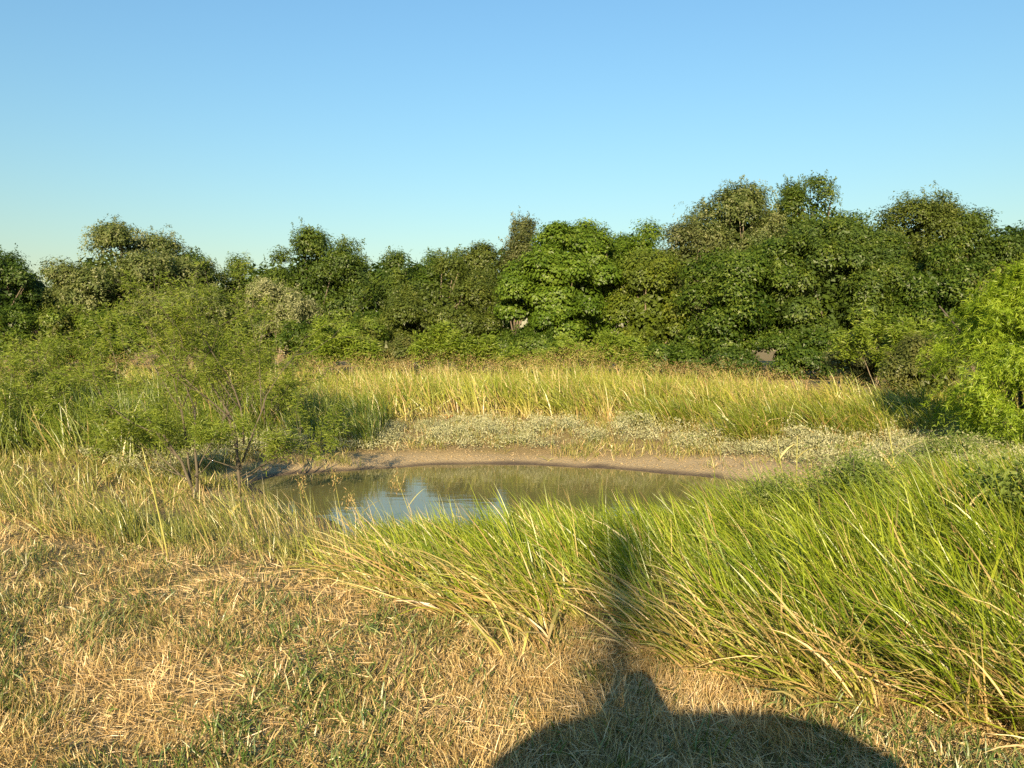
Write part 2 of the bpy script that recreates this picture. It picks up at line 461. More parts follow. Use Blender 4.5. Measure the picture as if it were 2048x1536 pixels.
# ------------------------------------------------------------------ trees
def crown_leaves(bag, rng, cen, rad, n, ls, clump=0.55, up=0.5, flat=0.65, aspect=0.55, power=2.4, shoots=0, vines=0, gap=0.25, droop=0.0, shootlen=.8, vaspect=.5, sc=1.0):
    """leaf clumps over an uneven crown volume"""
    cen = np.asarray(cen); rad = np.asarray(rad)
    per = 110
    K = max(20, n // per)
    # the crown is a pile of rounded lobes with hollows between them; clumps sit on the lobes
    NL = int(np.clip(K / 9, 7, 30))
    ld_ = norm(rng.normal(size=(NL * 4, 3)))
    ld_ = ld_[(ld_[:, 1] < .45) | (rng.random(len(ld_)) < .4)][:NL]
    NL = len(ld_)
    ql = (np.abs(ld_) ** power).sum(1) ** (-1 / power)
    lr = rng.uniform(.20, .40, NL) * min(1.0, (9 / NL) ** .25)
    LC = ld_ * (ql * (1 - lr * .9) * rng.uniform(.8, 1.06, NL))[:, None]          # in crown units
    wgt = lr ** 2; li = rng.choice(NL, K * 3, p=wgt / wgt.sum())
    d = norm(rng.normal(size=(K * 3, 3)) + np.array((0, -.25, .5)))
    keep = (np.sum(d * ld_[li], 1) > -.35) & (d[:, 2] > -.35) & ((d[:, 1] < .35) | (rng.random(len(d)) < .2))
    d, li = d[keep][:K], li[keep][:K]
    K = len(d)
    rr = 1 - gap * rng.random(K) ** 1.5
    P = cen + (LC[li] + d * np.array((1.05, 1.05, .8)) * (lr[li] * rr)[:, None]) * rad
    rc = clump * rng.uniform(0.55, 1.3, K)
    m = per
    off = norm(rng.normal(size=(K, m, 3))) * (rng.random((K, m, 1)) ** 0.45)
    off[:, :, 2] *= flat
    off[:, :, 2] += 0.25 * flat * (off[:, :, 2] > 0)
    LP = (P[:, None] + off * rc[:, None, None]).reshape(-1, 3)
    od = norm(off).reshape(-1, 3); cd = np.repeat(d, m, 0)
    nr = od * 0.55 + cd * 0.65 + np.array((0, 0, up * .6)) + rng.normal(0, 0.30, (K * m, 3))
    ax = od + cd * 0.4 + rng.normal(0, 0.6, (K * m, 3)) + np.array((0, 0, -droop))
    rnd = np.clip(np.repeat(rng.normal(0.46, 0.19, K), m) + rng.normal(0, 0.12, K * m), 0, 1)
    sz = ls * rng.uniform(0.6, 1.35, K * m)
    bag.add(*leaves1(LP, nr, ax, sz, sz * aspect, rnd))
    ctr = P
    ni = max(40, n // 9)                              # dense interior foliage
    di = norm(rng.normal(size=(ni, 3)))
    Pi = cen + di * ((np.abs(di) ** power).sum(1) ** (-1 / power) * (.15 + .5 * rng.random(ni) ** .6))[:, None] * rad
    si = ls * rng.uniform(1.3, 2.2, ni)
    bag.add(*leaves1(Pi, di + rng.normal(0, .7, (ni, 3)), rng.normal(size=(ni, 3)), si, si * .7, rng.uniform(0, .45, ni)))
    top = d[:, 2] > -0.1
    tid = np.where(top)[0]
    if shoots:
        i = rng.choice(tid, shoots)
        sd = norm(d[i] * np.array((.55, .55, .3)) + np.array((0, 0, 1.0)) + rng.normal(0, .25, (shoots, 3)))
        L = shootlen * .62 * rng.uniform(.4, 1.3, shoots)
        k = 26
        t = rng.random((shoots, k))
        base = P[i] + d[i] * rc[i][:, None] * .5
        pp = base[:, None] + sd[:, None] * (t * L[:, None])[:, :, None] + rng.normal(0, .05 * sc, (shoots, k, 3)) * (1.2 - t)[:, :, None] * 1.3
        a2 = sd[:, None] + norm(rng.normal(size=(shoots, k, 3))) * .8
        n2 = norm(rng.normal(size=(shoots, k, 3))) + np.array((0, -.3, .3))
        r2 = np.clip(np.repeat(rng.normal(.6, .15, shoots), k) + rng.normal(0, .15, shoots * k), 0, 1)
        s2 = ls * .85 * rng.uniform(.6, 1.2, shoots * k)
        bag.add(*leaves1(pp.reshape(-1, 3), n2.reshape(-1, 3), a2.reshape(-1, 3), s2, s2 * aspect, r2))
    if vines:
        i = rng.choice(tid, vines)
        k = 34
        t = np.sort(rng.random((vines, k)), 1)
        L = sc * rng.uniform(.5, 1.7, vines)
        out = d[i] * np.array((1, 1, 0.2)); out = norm(out)
        sidew = norm(np.cross(out, np.array((0, 0, 1.0)))) * rng.normal(0, .5, (vines, 1))
        base = P[i] + d[i] * rc[i][:, None] * .7
        tt = t[:, :, None]
        pp = base[:, None] + (out + sidew)[:, None] * (np.sin(tt * 1.9) * .45 * L[:, None, None]) + np.array((0, 0, 1.0)) * (0.18 * np.sin(tt * 3) - tt ** 1.6 * .9) * L[:, None, None]
        pp = pp + rng.normal(0, .05 * sc, pp.shape)
        a2 = norm(rng.normal(size=(vines, k, 3))) + np.array((0, 0, -.5))
        n2 = norm(rng.normal(size=(vines, k, 3))) * .7 + out[:, None] + np.array((0, 0, .5))
        r2 = np.clip(np.repeat(rng.normal(.78, .14, vines), k) + rng.normal(0, .12, vines * k), 0, 1)
        s2 = ls * .95 * rng.uniform(.6, 1.2, vines * k)
        bag.add(*leaves1(pp.reshape(-1, 3), n2.reshape(-1, 3), a2.reshape(-1, 3), s2, s2 * vaspect, r2))
    return ctr

def wood(bag, rng, base, cen, rad, ctr, r0, nl=9, lean=0.0):
    base = np.asarray(base, float); cen = np.asarray(cen, float)
    fork = base + (cen - base) * 0.45 + np.array((rng.normal(0, .1) * rad[0] + lean, 0, 0))
    top = cen + np.array((rng.normal(0, .15) * rad[0], 0, rad[2] * .35))
    t = np.linspace(0, 1, 9)[:, None]
    pts = (1 - t) ** 2 * base + 2 * t * (1 - t) * fork + t * t * top
    pts = pts + rng.normal(0, .03, pts.shape) * np.linspace(0, 1, 9)[:, None]
    pts[1:] += np.cumsum(rng.normal(0, .10 * rad[0] / 3, (8, 3)), 0) * np.array((1, 1, .2))
    tube(bag, pts, np.linspace(r0 * .8, r0 * .12, 9), 7, rng.random())
    sel = rng.choice(len(ctr), min(nl, len(ctr)), replace=False)
    for i in sel:
        s = pts[rng.integers(2, 8)]
        e = ctr[i]
        mid = (s + e) / 2 + np.array((rng.normal(0, .12), rng.normal(0, .12), -0.12 * np.linalg.norm(e - s) * rng.uniform(.2, 1)))
        tt = np.linspace(0, 1, 6)[:, None]
        lp = (1 - tt) ** 2 * s + 2 * tt * (1 - tt) * mid + tt * tt * e
        lp[1:-1] += rng.normal(0, .04, (4, 3))
        tube(bag, lp, np.linspace(r0 * .42, r0 * .08, 6), 5, rng.random())
        # a fork on the limb
        if rng.random() < .6:
            a = lp[3]; b = a + (e - a) * .8 + rng.normal(0, .35, 3)
            tube(bag, np.stack((a, (a + b) / 2 + rng.normal(0, .05, 3), b)), np.array((r0 * .2, r0 * .13, r0 * .05)), 4, rng.random())

_seed = [100]
def tree(label, u, vt, hw, vb, Y, mat, n, ls=.14, group='trees of the dense treeline', name='broadleaf_tree', cat='tree', bark='bark', r0=.14, nl=10, low=None, depth=.8, **kw):
    _seed[0] += 1
    rng = np.random.default_rng(_seed[0])
    sc = 1.75 if Y > 24.5 else 1.35 if Y > 22 else 1.0            # the wood stands well back from the meadow
    Y = Y * sc; ls = ls * sc; r0 = r0 * sc
    kw['clump'] = kw.get('clump', .55) * sc; kw['shootlen'] = kw.get('shootlen', .8) * sc; kw['sc'] = sc
    T = at(u, vt, Y); B = at(u, vb, Y); X = T[0]
    R = hw / F * Y
    g = float(gz(X, Y))
    zb = max(B[2], g + .05)
    ls = ls * .77; n = int(n * 2.3)
    zt = T[2] - .45 * kw.get('clump', .55) - (.35 * kw['shootlen'] if kw.get('shoots', 0) > 20 else .15 * sc)
    cen = np.array((X, Y, (zt + zb) / 2)); rad = np.array((R * .95, R * depth, (zt - zb) / 2))
    root = tag(empty(name, (X, Y, g)), label, cat, group)
    off = np.array((X, Y, g))
    bag = Bag()
    ctr = crown_leaves(bag, rng, cen, rad, n, ls, **kw)
    bag.obj('crown', M[mat], root, off=off)
    wb = Bag()
    wood(wb, rng, (X, Y, g - .1), cen, rad, ctr, r0, nl)
    wb.obj('trunk', M[bark], root, True, off=off)
    return root

# back row and skyline
tree('dark blue-green tree cut by the left edge of the picture', -10, 478, 85, 680, 40, 'deep', 7000, .15, shoots=25)
tree('low dark tree just left of the big vine-draped tree', 75, 522, 60, 690, 42, 'deep', 5000, .15, shoots=16)
tree('tall rounded tree draped in pale vines on the left', 262, 426, 165, 720, 36, 'vine', 27000, .135, name='vine_covered_tree', bark='barkp', shoots=30, vines=260, clump=.5, gap=.2, power=2.0)
tree('bushy dark shoulder tree right of the left vine-draped tree', 375, 475, 62, 700, 37, 'dark', 7000, .13, shoots=40)
tree('small round-topped tree in the gap left of the tall elm', 482, 505, 62, 700, 39, 'elm', 7000, .14, shoots=14)
tree('dense elm with ragged upright shoots left of centre', 640, 430, 108, 720, 34, 'elm', 20000, .12, name='elm_tree', shoots=90, clump=.5, power=2.6, gap=.3, shootlen=.7)
tree('low elm crown filling the skyline right of the ragged elm', 790, 482, 62, 700, 36, 'elm', 8000, .12, shoots=30)
tree('thin skyline tree behind the olive brown tree', 870, 474, 70, 690, 38, 'dark', 7000, .13, shoots=40)
tree('round bright-topped tree just left of the wispy grey tree', 955, 466, 62, 700, 35, 'olive', 8000, .13, shoots=25)
tree('sparse wispy grey-green tree poking above the skyline at centre', 1044, 398, 64, 640, 36, 'grey', 5200, .11, name='wispy_tree', shoots=110, clump=.35, gap=.5, shootlen=1.1, nl=26, r0=.11)
tree('dark tree top behind the large broadleaf tree', 1180, 418, 66, 640, 36, 'broad', 8000, .14, shoots=16)
tree('small knobbly tree tops left of the pale vine-draped tree', 1282, 424, 66, 640, 37, 'broad', 8000, .14, shoots=10, clump=.6)
tree('pale vine-draped tree, second highest top on the right', 1462, 340, 112, 640, 35, 'vine', 19000, .13, name='vine_covered_tree', bark='barkp', shoots=25, vines=190, power=2.0)
tree('greyish shoulder tree below left of the pale vine-draped top', 1372, 418, 62, 660, 34, 'grey', 9000, .13, shoots=20, vines=40)
tree('highest tree of the skyline with twiggy ragged top', 1628, 322, 80, 620, 36, 'elm', 12000, .12, name='elm_tree', shoots=120, gap=.3, clump=.42, shootlen=.8, nl=18)
tree('dark skyline tree right of the highest twiggy tree', 1740, 386, 62, 640, 35, 'dark', 8000, .13, shoots=24)
tree('rounded tree with a knob on top, third from the right', 1835, 362, 92, 640, 34, 'olive', 14000, .13, shoots=36, vines=20)
tree('tree with bright rounded top near the right edge', 1955, 404, 72, 660, 33, 'elm', 11000, .13, shoots=20)
tree('dark tree cut by the right edge of the picture', 2062, 420, 72, 700, 34, 'deep', 9000, .14, shoots=14)
def far_wood():
    rng = np.random.default_rng(900)
    bag = Bag()
    for u, vt in ((-60, 560), (40, 545), (140, 520), (330, 520), (430, 545), (520, 535), (600, 500), (720, 510), (830, 515), (930, 505), (1040, 480), (1150, 460), (1260, 465), (1370, 455), (1480, 420), (1600, 410), (1720, 420), (1840, 420), (1960, 440), (2080, 450)):
        Y = 80 + rng.uniform(-3, 3); T = at(u, vt, Y); g = .2
        R = 100 / F * Y
        crown_leaves(bag, rng, (T[0], Y, (T[2] + g) / 2 - .3), (R, R * .6, (T[2] - g) / 2), 2200, .62, clump=1.55, power=2.6, sc=1.7)
    o = bag.obj('far_wood', M['deep'])
    tag(o, 'dark mass of further woodland closing the gaps behind the treeline', 'wood', kind='stuff')
far_wood()
# front row
tree('wide olive brown tree with fine upright twigs left of centre', 892, 497, 128, 752, 30, 'olive', 22000, .105, name='scrub_elm_tree', bark='barkp', shoots=170, clump=.42, gap=.28, shootlen=.75, nl=18)
tree('large bright broadleaf tree in layered clumps at centre', 1128, 432, 132, 755, 29, 'broad', 27000, .13, shoots=0, clump=.45, flat=.4, gap=.45, power=2.3, aspect=.75, nl=18, bark='barkp')
tree('yellow-green tree right of the large broadleaf tree', 1300, 462, 84, 760, 29, 'yellow', 15000, .13, shoots=30, clump=.5, gap=.4, nl=16, bark='barkp')
tree('broad dark green tree below the pale vine-draped top', 1490, 448, 130, 775, 27.5, 'dark', 25000, .135, shoots=30, clump=.52, flat=.45, gap=.35, vines=30)
tree('largest dark green tree, in front of the twiggy skyline top', 1668, 398, 136, 780, 27, 'elm', 28000, .125, shoots=110, clump=.5, flat=.5, gap=.35, shootlen=.6)
tree('dark green tree with bare grey trunk showing near the willow', 1875, 465, 108, 765, 26, 'dark', 19000, .125, shoots=24, vines=20, clump=.5, gap=.5, nl=22, bark='barkp')
tree('mottled tree just above the bright willow', 2010, 505, 82, 740, 25, 'brown', 12000, .12, shoots=30, vines=20)

# understory shrubs, nearest the meadow
G = 'shrubs at the foot of the treeline'
def shrub(label, u, vt, hw, vb, Y, mat, n, ls=.11, **kw):
    kw.setdefault('clump', .34); kw.setdefault('shoots', 16); kw.setdefault('shootlen', .45)
    return tree(label, u, vt, hw, vb, Y, mat, int(n * .65), ls, G, 'shrub', 'shrub', kw.pop('bark', 'bark'), .05, 7, **kw)
shrub('dark shrub at the left edge below the blue-green tree', 20, 592, 75, 740, 31, 'dark', 6500)
shrub('dark shrub below the low dark tree on the left', 125, 585, 75, 740, 30, 'brush', 6500)
shrub('shrub under the left flank of the vine-draped tree', 225, 615, 80, 760, 29, 'dark', 7000)
shrub('twiggy grey bush right of the left vine-draped tree', 425, 556, 60, 740, 31, 'vine', 6500, vines=60, bark='barkp')
shrub('pale silvery vine mound in front of the ragged elm', 558, 546, 58, 680, 30, 'pale', 6500, .09, vines=170, bark='barkp', shoots=4, power=2.0)
shrub('dark shrub between the vine mound and the mesquite saplings', 620, 615, 70, 750, 29, 'dark', 7000)
shrub('leafy shrub under the ragged elm', 705, 600, 70, 750, 28, 'brush', 7500)
shrub('yellowish shrub left of the olive brown tree', 775, 650, 58, 760, 27, 'brown', 5500)
shrub('dark low shrub under the broadleaf tree', 1060, 645, 70, 765, 27.5, 'dark', 6000)
shrub('dark low shrub in the gap between the olive brown tree and the broadleaf tree', 1000, 640, 55, 765, 29.5, 'dark', 6000)
shrub('dark shrub in the gap between the ragged elm and the olive brown tree', 752, 610, 55, 750, 31, 'dark', 6000)
shrub('dark shrub between the broadleaf tree and the yellow-green tree', 1210, 640, 60, 765, 31, 'dark', 6000)
shrub('dark shrub at the foot of the greyish shoulder tree', 1355, 640, 60, 765, 31, 'dark', 6000)
shrub('dark low shrub under the yellow-green tree', 1330, 675, 75, 770, 26.5, 'dark', 7000)
shrub('deep green shrub at the meadow edge below the broad dark tree', 1450, 690, 70, 785, 25.5, 'deep', 8500)
shrub('deep green shrub at the meadow edge below the largest tree', 1600, 650, 80, 795, 25, 'dark', 9000)
shrub('grey-leaved shrub beside the bright feathery sapling', 1712, 650, 58, 800, 23.5, 'grey', 6500, bark='barkp')
shrub('dark shrub behind the brownish bush near the willow', 1805, 650, 70, 800, 23, 'deep', 7000)
shrub('brownish olive bush left of the bright willow', 1850, 655, 78, 840, 19.5, 'brown', 11000, .085, bark='barkp')
shrub('small dark weed bush at the foot of the brownish bush', 1800, 770, 52, 880, 17, 'dark', 5000, .075)

# ------------------------------------------------------------------ feathery saplings (mesquite) with real branching
def grow(rng, p, d, L, r, lev, segs, tips, bend=.25, split=2):
    n = 5
    pts = [p]
    dd = d.copy()
    for i in range(n - 1):
        dd = norm(dd + rng.normal(0, bend * .35, 3) + np.array((0, 0, .06)))
        pts.append(pts[-1] + dd * L / (n - 1))
    pts = np.array(pts)
    segs.append((pts, np.linspace(r, r * .6, n)))
    if lev <= 2:
        tips.append(pts)
    if lev == 0: return
    for k in range(split + (rng.random() < .5)):
        s = pts[rng.integers(2, n)] if k else pts[-1]
        nd = norm(dd + norm(rng.normal(size=3)) * .75)
        grow(rng, s, nd, L * rng.uniform(.55, .85), r * .55, lev - 1, segs, tips, bend, split)

def feathery(name, label, stems, mat, group, cat, nleaf, ls, lev=4, bark='barkm', drop=.4, spread=.07, aspect=.15, seed=None, upb=0.2):
    """stems: list of (base, direction, length, radius)"""
    _seed[0] += 1
    rng = np.random.default_rng(_seed[0] if seed is None else seed)
    b0 = np.asarray(stems[0][0], float)
    root = tag(empty(name, b0), label, cat, group)
    segs, tips = [], []
    for (p, d, L, r) in stems:
        grow(rng, np.asarray(p, float), norm(np.asarray(d, float)), L, r, lev, segs, tips)
    wb = Bag()
    for pts, rr in segs: tube(wb, pts, rr, 6 if rr[0] > .012 else 4, rng.random())
    wb.obj('trunk', M[bark], root, True, off=b0)
    tp = np.array(tips)                           # (n,5,3)
    # fronds: little feathers of leaflets along a drooping stalk
    per = 6
    nf = nleaf // 9
    i = rng.integers(0, len(tp), nf); s = rng.random(nf) ** .85 * 3.999
    k = s.astype(int); f = (s - k)[:, None]
    P = tp[i, k] * (1 - f) + tp[i, k + 1] * f + rng.normal(0, spread * .5, (nf, 3))
    fd = norm(rng.normal(size=(nf, 3)) + np.array((0, 0, upb)))
    fl = ls * 2.2 * rng.uniform(.6, 1.3, nf)
    t = (np.arange(per) + .5) / per
    FP = P[:, None] + fd[:, None] * (t[None] * fl[:, None])[:, :, None]
    FP[:, :, 2] -= drop * (t[None] ** 2) * fl[:, None]
    side = norm(np.cross(fd, np.array((0, 0, 1.0))) + 1e-4)
    sg = np.where(np.arange(per) % 2 == 0, 1, -1)
    ax = side[:, None] * sg[None, :, None] + fd[:, None] * .7 + rng.normal(0, .25, (nf, per, 3))
    nr = np.array((0, -.3, 1.0)) + rng.normal(0, .55, (nf, per, 3))
    rnd = np.clip(np.repeat(rng.normal(.5, .18, nf), per) + rng.normal(0, .1, nf * per), 0, 1)
    sz = ls * 1.5 * rng.uniform(.6, 1.2, nf * per)
    b = Bag(); b.add(*leaves(FP.reshape(-1, 3), nr.reshape(-1, 3), ax.reshape(-1, 3), sz, sz * aspect, rnd))
    b.obj('crown', M[mat], root, off=b0)
    return root

def gp(u, v):
    """ground point seen at a pixel"""
    z = 0.0
    for _ in range(12):
        p = px(u, v, z); z = float(gz(p[0], p[1]))
    return np.array((p[0], p[1], z))

A = gp(480, 992); Bq = gp(388, 985)
GM = 'mesquite saplings left of the pond'
feathery('mesquite_sapling', 'mesquite sapling with single straight trunk at the left pond edge',
         [(A, (.08, 0, 1), 1.0, .024), (A + (.03, .02, .45), (.45, .2, 1), .95, .015), (A + (.02, .02, .35), (-.35, .1, 1), .9, .014), (A + (.06, 0, .7), (.1, 0, 1), .95, .016), (A + (.02, 0, .2), (.7, 0, .6), .7, .010), (A + (0, 0, .25), (.5, -.3, .3), .5, .008), (A + (0, 0, .35), (-.6, -.2, .3), .5, .008)], 'mesq', GM, 'sapling', 18000, .05, 4)
feathery('mesquite_sapling', 'many-stemmed spreading mesquite sapling left of the straight-trunked one',
         [(Bq, (-.5, .1, .9), .85, .022), (Bq + (.04, 0, 0), (.1, .1, 1), 1.1, .020), (Bq + (-.04, .03, 0), (-.2, .2, 1), 1.1, .018), (Bq + (.0, .03, .2), (.3, .1, 1), .8, .012), (Bq + (-.1, 0, .15), (-.6, .2, .5), .6, .012), (Bq + (0, 0, .2), (.4, -.4, .3), .5, .008), (Bq + (-.1, 0, .2), (-.7, -.3, .25), .5, .008)], 'mesq', GM, 'sapling', 25000, .05, 4)
for lab, u, Y, h, nl in (('low feathery brush rising out of the cane grass at far left', 50, 12.6, 1.35, 7500),
                         ('feathery mesquite brush far left above the green cane grass', 95, 14.0, 1.75, 11000),
                         ('feathery mesquite brush behind the many-stemmed sapling', 265, 14.5, 2.05, 14000),
                         ('feathery mesquite brush at the left edge of the picture', 5, 15.5, 1.75, 9000),
                         ('feathery mesquite brush behind the straight-trunked sapling', 420, 15.5, 2.05, 12000),
                         ('bright feathery brush right behind the mesquite saplings', 530, 14.6, 1.65, 7500)):
    X = (u - 1024) / F * Y; b = np.array((X, Y, float(gz(X, Y))))
    feathery('mesquite_sapling', lab, [(b, (-.4, 0, 1), h * .45, .02), (b, (.3, .1, 1), h * .48, .02), (b, (0, -.2, 1), h * .5, .02), (b, (.7, 0, .8), h * .45, .015), (b, (-.8, .1, .8), h * .45, .015)], 'mesq', GM, 'sapling', int(nl * 1.05), .06, 3, aspect=.18)
GS = 'feathery saplings standing in front of the treeline'
for lab, u, vt, Y, nl in (('pale feathery sapling right below the silvery vine mound', 655, 630, 24, 5500),
                          ('feathery sapling in front of the ragged elm', 725, 655, 24, 5000),
                          ('round feathery sapling below the olive brown tree', 872, 640, 24, 6500),
                          ('wide feathery sapling left of the broadleaf tree', 950, 662, 24, 6500),
                          ('low pale sapling in front of the broadleaf tree', 1045, 690, 23.5, 4500),
                          ('slender sapling below the middle of the broadleaf tree', 1125, 665, 24, 5500),
                          ('feathery sapling below right of the broadleaf tree', 1190, 655, 24.5, 6000),
                          ('pale leaning sapling in front of the yellow-green tree', 1258, 668, 24, 5500),
                          ('bright feathery sapling below the dark trees near the willow', 1752, 605, 22.5, 7500)):
    Y *= 1.3; X = (u - 1024) / F * Y; g = float(gz(X, Y)); b = np.array((X, Y, g)); h = at(u, vt, Y)[2] - g
    feathery('feathery_sapling', lab, [(b, (.1, 0, 1), h * .40, .025), (b, (-.28, .1, 1), h * .36, .02), (b, (.32, 0, 1), h * .36, .02)], 'sap', GS, 'sapling', int(nl * 1.3), .13, 3, bark='barkp', aspect=.24, spread=.1)

# ------------------------------------------------------------------ bright willow on the right
def willow():
    rng = np.random.default_rng(77)
    Y = 12.6; X = (2050 - 1024) / F * Y; g = float(gz(X, Y)); base = np.array((X, Y, g))
    root = tag(empty('willow_tree', base), 'bright yellow-green willow with drooping narrow leaves at right edge', 'tree')
    cen = np.array((X, Y, 1.35)); rad = np.array((1.75, 1.6, 1.62))
    wb = Bag(); tips = []
    for k in range(9):
        a = rng.uniform(0, 2 * math.pi); out = np.array((math.cos(a), math.sin(a), 0)) * rng.uniform(.25, .9)
        e = cen + out * rad + np.array((0, 0, rng.uniform(.2, .8) * rad[2]))
        t = np.linspace(0, 1, 7)[:, None]; m = base + np.array((0, 0, 1.1)) + out * .35
        tube(wb, (1 - t) ** 2 * base + 2 * t * (1 - t) * m + t * t * e, np.linspace(.05, .012, 7), 6, rng.random())
    wb.obj('trunk', M['barkm'], root, True, off=base)
    # drooping leafy sprays in branch clusters all over a ragged cone
    NB = 170
    hf = rng.random(NB) ** .85
    prof = np.interp(hf, (0, .12, .35, .6, .85, 1), (.55, .95, 1.0, .68, .34, .06))
    ang = rng.uniform(0, 2 * math.pi, NB); ang = np.where((np.sin(ang) > .3) & (rng.random(NB) < .5), -ang, ang)
    rr = prof * 1.5 * rng.uniform(.45, 1.1, NB)
    BC = np.stack((X + np.cos(ang) * rr, Y + np.sin(ang) * rr, g + .15 + hf * 2.72 + rng.normal(0, .08, NB)), 1)
    SP = 32; K = NB * SP
    P = (BC[:, None] + rng.normal(0, 1, (NB, SP, 3)) * np.array((.15, .15, .11))).reshape(-1, 3)
    P[:, 2] = np.maximum(P[:, 2], g + .25)
    d = norm(P - np.array((X, Y, 1.0)))
    m = 22
    L = rng.uniform(.12, .30, K)
    o = norm(d * np.array((1, 1, .1)) + rng.normal(0, .3, (K, 3)))
    t = rng.random((K, m))[:, :, None]
    LP = P[:, None] + o[:, None] * t * L[:, None, None] * .7 + np.array((0, 0, 1.)) * (.25 * t - 1.0 * t ** 2) * L[:, None, None] + rng.normal(0, .018, (K, m, 3))
    ax = o[:, None] * .7 + np.array((0, 0, -.22)) + rng.normal(0, .45, (K, m, 3))
    nr = o[:, None] * .8 + np.array((0, 0, .35)) + rng.normal(0, .5, (K, m, 3))
    rnd = np.clip(np.repeat(rng.normal(.5, .17, K), m) + rng.normal(0, .13, K * m), 0, 1)
    sz = rng.uniform(.05, .11, K * m)
    b = Bag(); b.add(*leaves1(LP.reshape(-1, 3), nr.reshape(-1, 3), ax.reshape(-1, 3), sz, sz * .15, rnd))
    b.obj('crown', M['willow'], root, off=base)
willow()

# ------------------------------------------------------------------ grasses
def frustum(x, y, m=1.3):
    return np.abs(x) < y * (1024 / F) + m

def sample(rng, n, x0, x1, y0, y1, bias=0.0):
    x = rng.uniform(x0, x1, n)
    t = rng.random(n)
    if bias: y = 1 / (1 / y0 + t * (1 / y1 - 1 / y0)) if bias == 1 else 1 / np.sqrt(1 / y0 ** 2 + t * (1 / y1 ** 2 - 1 / y0 ** 2))
    else: y = y0 + t * (y1 - y0)
    k = frustum(x, y)
    return x[k], y[k]

def stuff(bag, name, mat, label, cat='grass'):
    o = bag.obj(name, M[mat])
    return tag(o, label, cat, kind='stuff')

FX = np.array((-2.2, -1.34, -0.7, -0.07, 0.71, 1.07, 1.41, 1.96, 3.0, 6.0))
FY = np.array((6.6, 5.75, 4.95, 4.45, 4.15, 3.75, 3.45, 3.1, 2.6, 1.5))
def front(x): return np.interp(x, FX, FY)

def near_tall():
    rng = np.random.default_rng(5)
    x, y = sample(rng, 6900, -2.0, 7.0, 2.4, 9.5)
    yf = front(x); e = y - yf
    d = shore_d(x, y)
    dens = sstep(-.15, .35, e + (vnoise(x, y, .5, 21) - .5) * .7) * sstep(.0, .2, d)
    dens *= sstep(-1.7, -.5, x) * (.12 + .88 * sstep(.30, .58, vnoise(x, y, .45, 22)))
    dens *= np.where((x > 3.0), 1 - .6 * sstep(7.4, 8.4, y), 1)
    k = rng.random(len(x)) < dens
    x, y, e = x[k], y[k], e[k]
    bag = Bag()
    nb = 18
    n = len(x) * nb
    bx = np.repeat(x, nb) + rng.normal(0, .045, n); by = np.repeat(y, nb) + rng.normal(0, .045, n)
    ee = np.repeat(e, nb)
    base = np.stack((bx, by, gz(bx, by) - .01), 1)
    hgt = .43 + .22 * sstep(.1, 1.6, ee) + .12 * sstep(1.5, 3.5, bx) - .1 * sstep(1.8, 3.0, ee) * (bx < 2)
    hgt *= 1 - .38 * (1 - sstep(-1.0, .3, bx)) * sstep(.3, 1.2, ee)
    az = np.pi + np.repeat(rng.normal(-.05, .5, len(x)), nb) + rng.normal(0, .55, n)
    L = hgt * rng.uniform(.55, 1.2, n) * np.repeat(rng.uniform(.8, 1.15, len(x)), nb)
    tilt = np.clip(np.repeat(rng.normal(.58, .15, len(x)), nb) + rng.normal(0, .16, n), .02, 1.25)
    bend = np.abs(rng.normal(.4, .45, n)) + (rng.random(n) < .08) * rng.uniform(.5, 1.5, n)
    dry = np.clip((rng.random(n) < (.08 + .22 * (1 - sstep(.0, .7, ee)))) * rng.uniform(.6, 1, n), 0, 1)
    dry = np.maximum(dry, (1 - sstep(-.15, .3, ee)) * rng.uniform(0, .7, n))
    bag.add(*blades(base, az, L, rng.uniform(.0045, .011, n) * np.where(rng.random(n) < .2, 1.7, 1), tilt, bend, 5, rng, dry, np.clip(np.repeat(rng.normal(.5, .22, len(x)), nb) + rng.normal(0, .2, n), 0, 1))[:3])
    # lodged, arching outer blades at the mown edge: long and nearly flat, pointing left and forward
    k = (e < .8)
    xx, yy = x[k], y[k]
    n = len(xx) * 7
    bx = np.repeat(xx, 7) + rng.normal(0, .07, n); by = np.repeat(yy, 7) + rng.normal(0, .07, n)
    base = np.stack((bx, by, gz(bx, by) + rng.uniform(0, .10, n)), 1)
    az = np.pi * 1.12 + rng.normal(0, .7, n)
    bag.add(*blades(base, az, rng.uniform(.3, .75, n), rng.uniform(.004, .011, n), rng.uniform(.5, 1.15, n), rng.uniform(.2, .9, n), 5, rng, np.clip(rng.normal(.55, .4, n), 0, 1))[:3])
    stuff(bag, 'tall_grass', 'tall', 'tall bright green grass leaning left along the near pond edge')
near_tall()

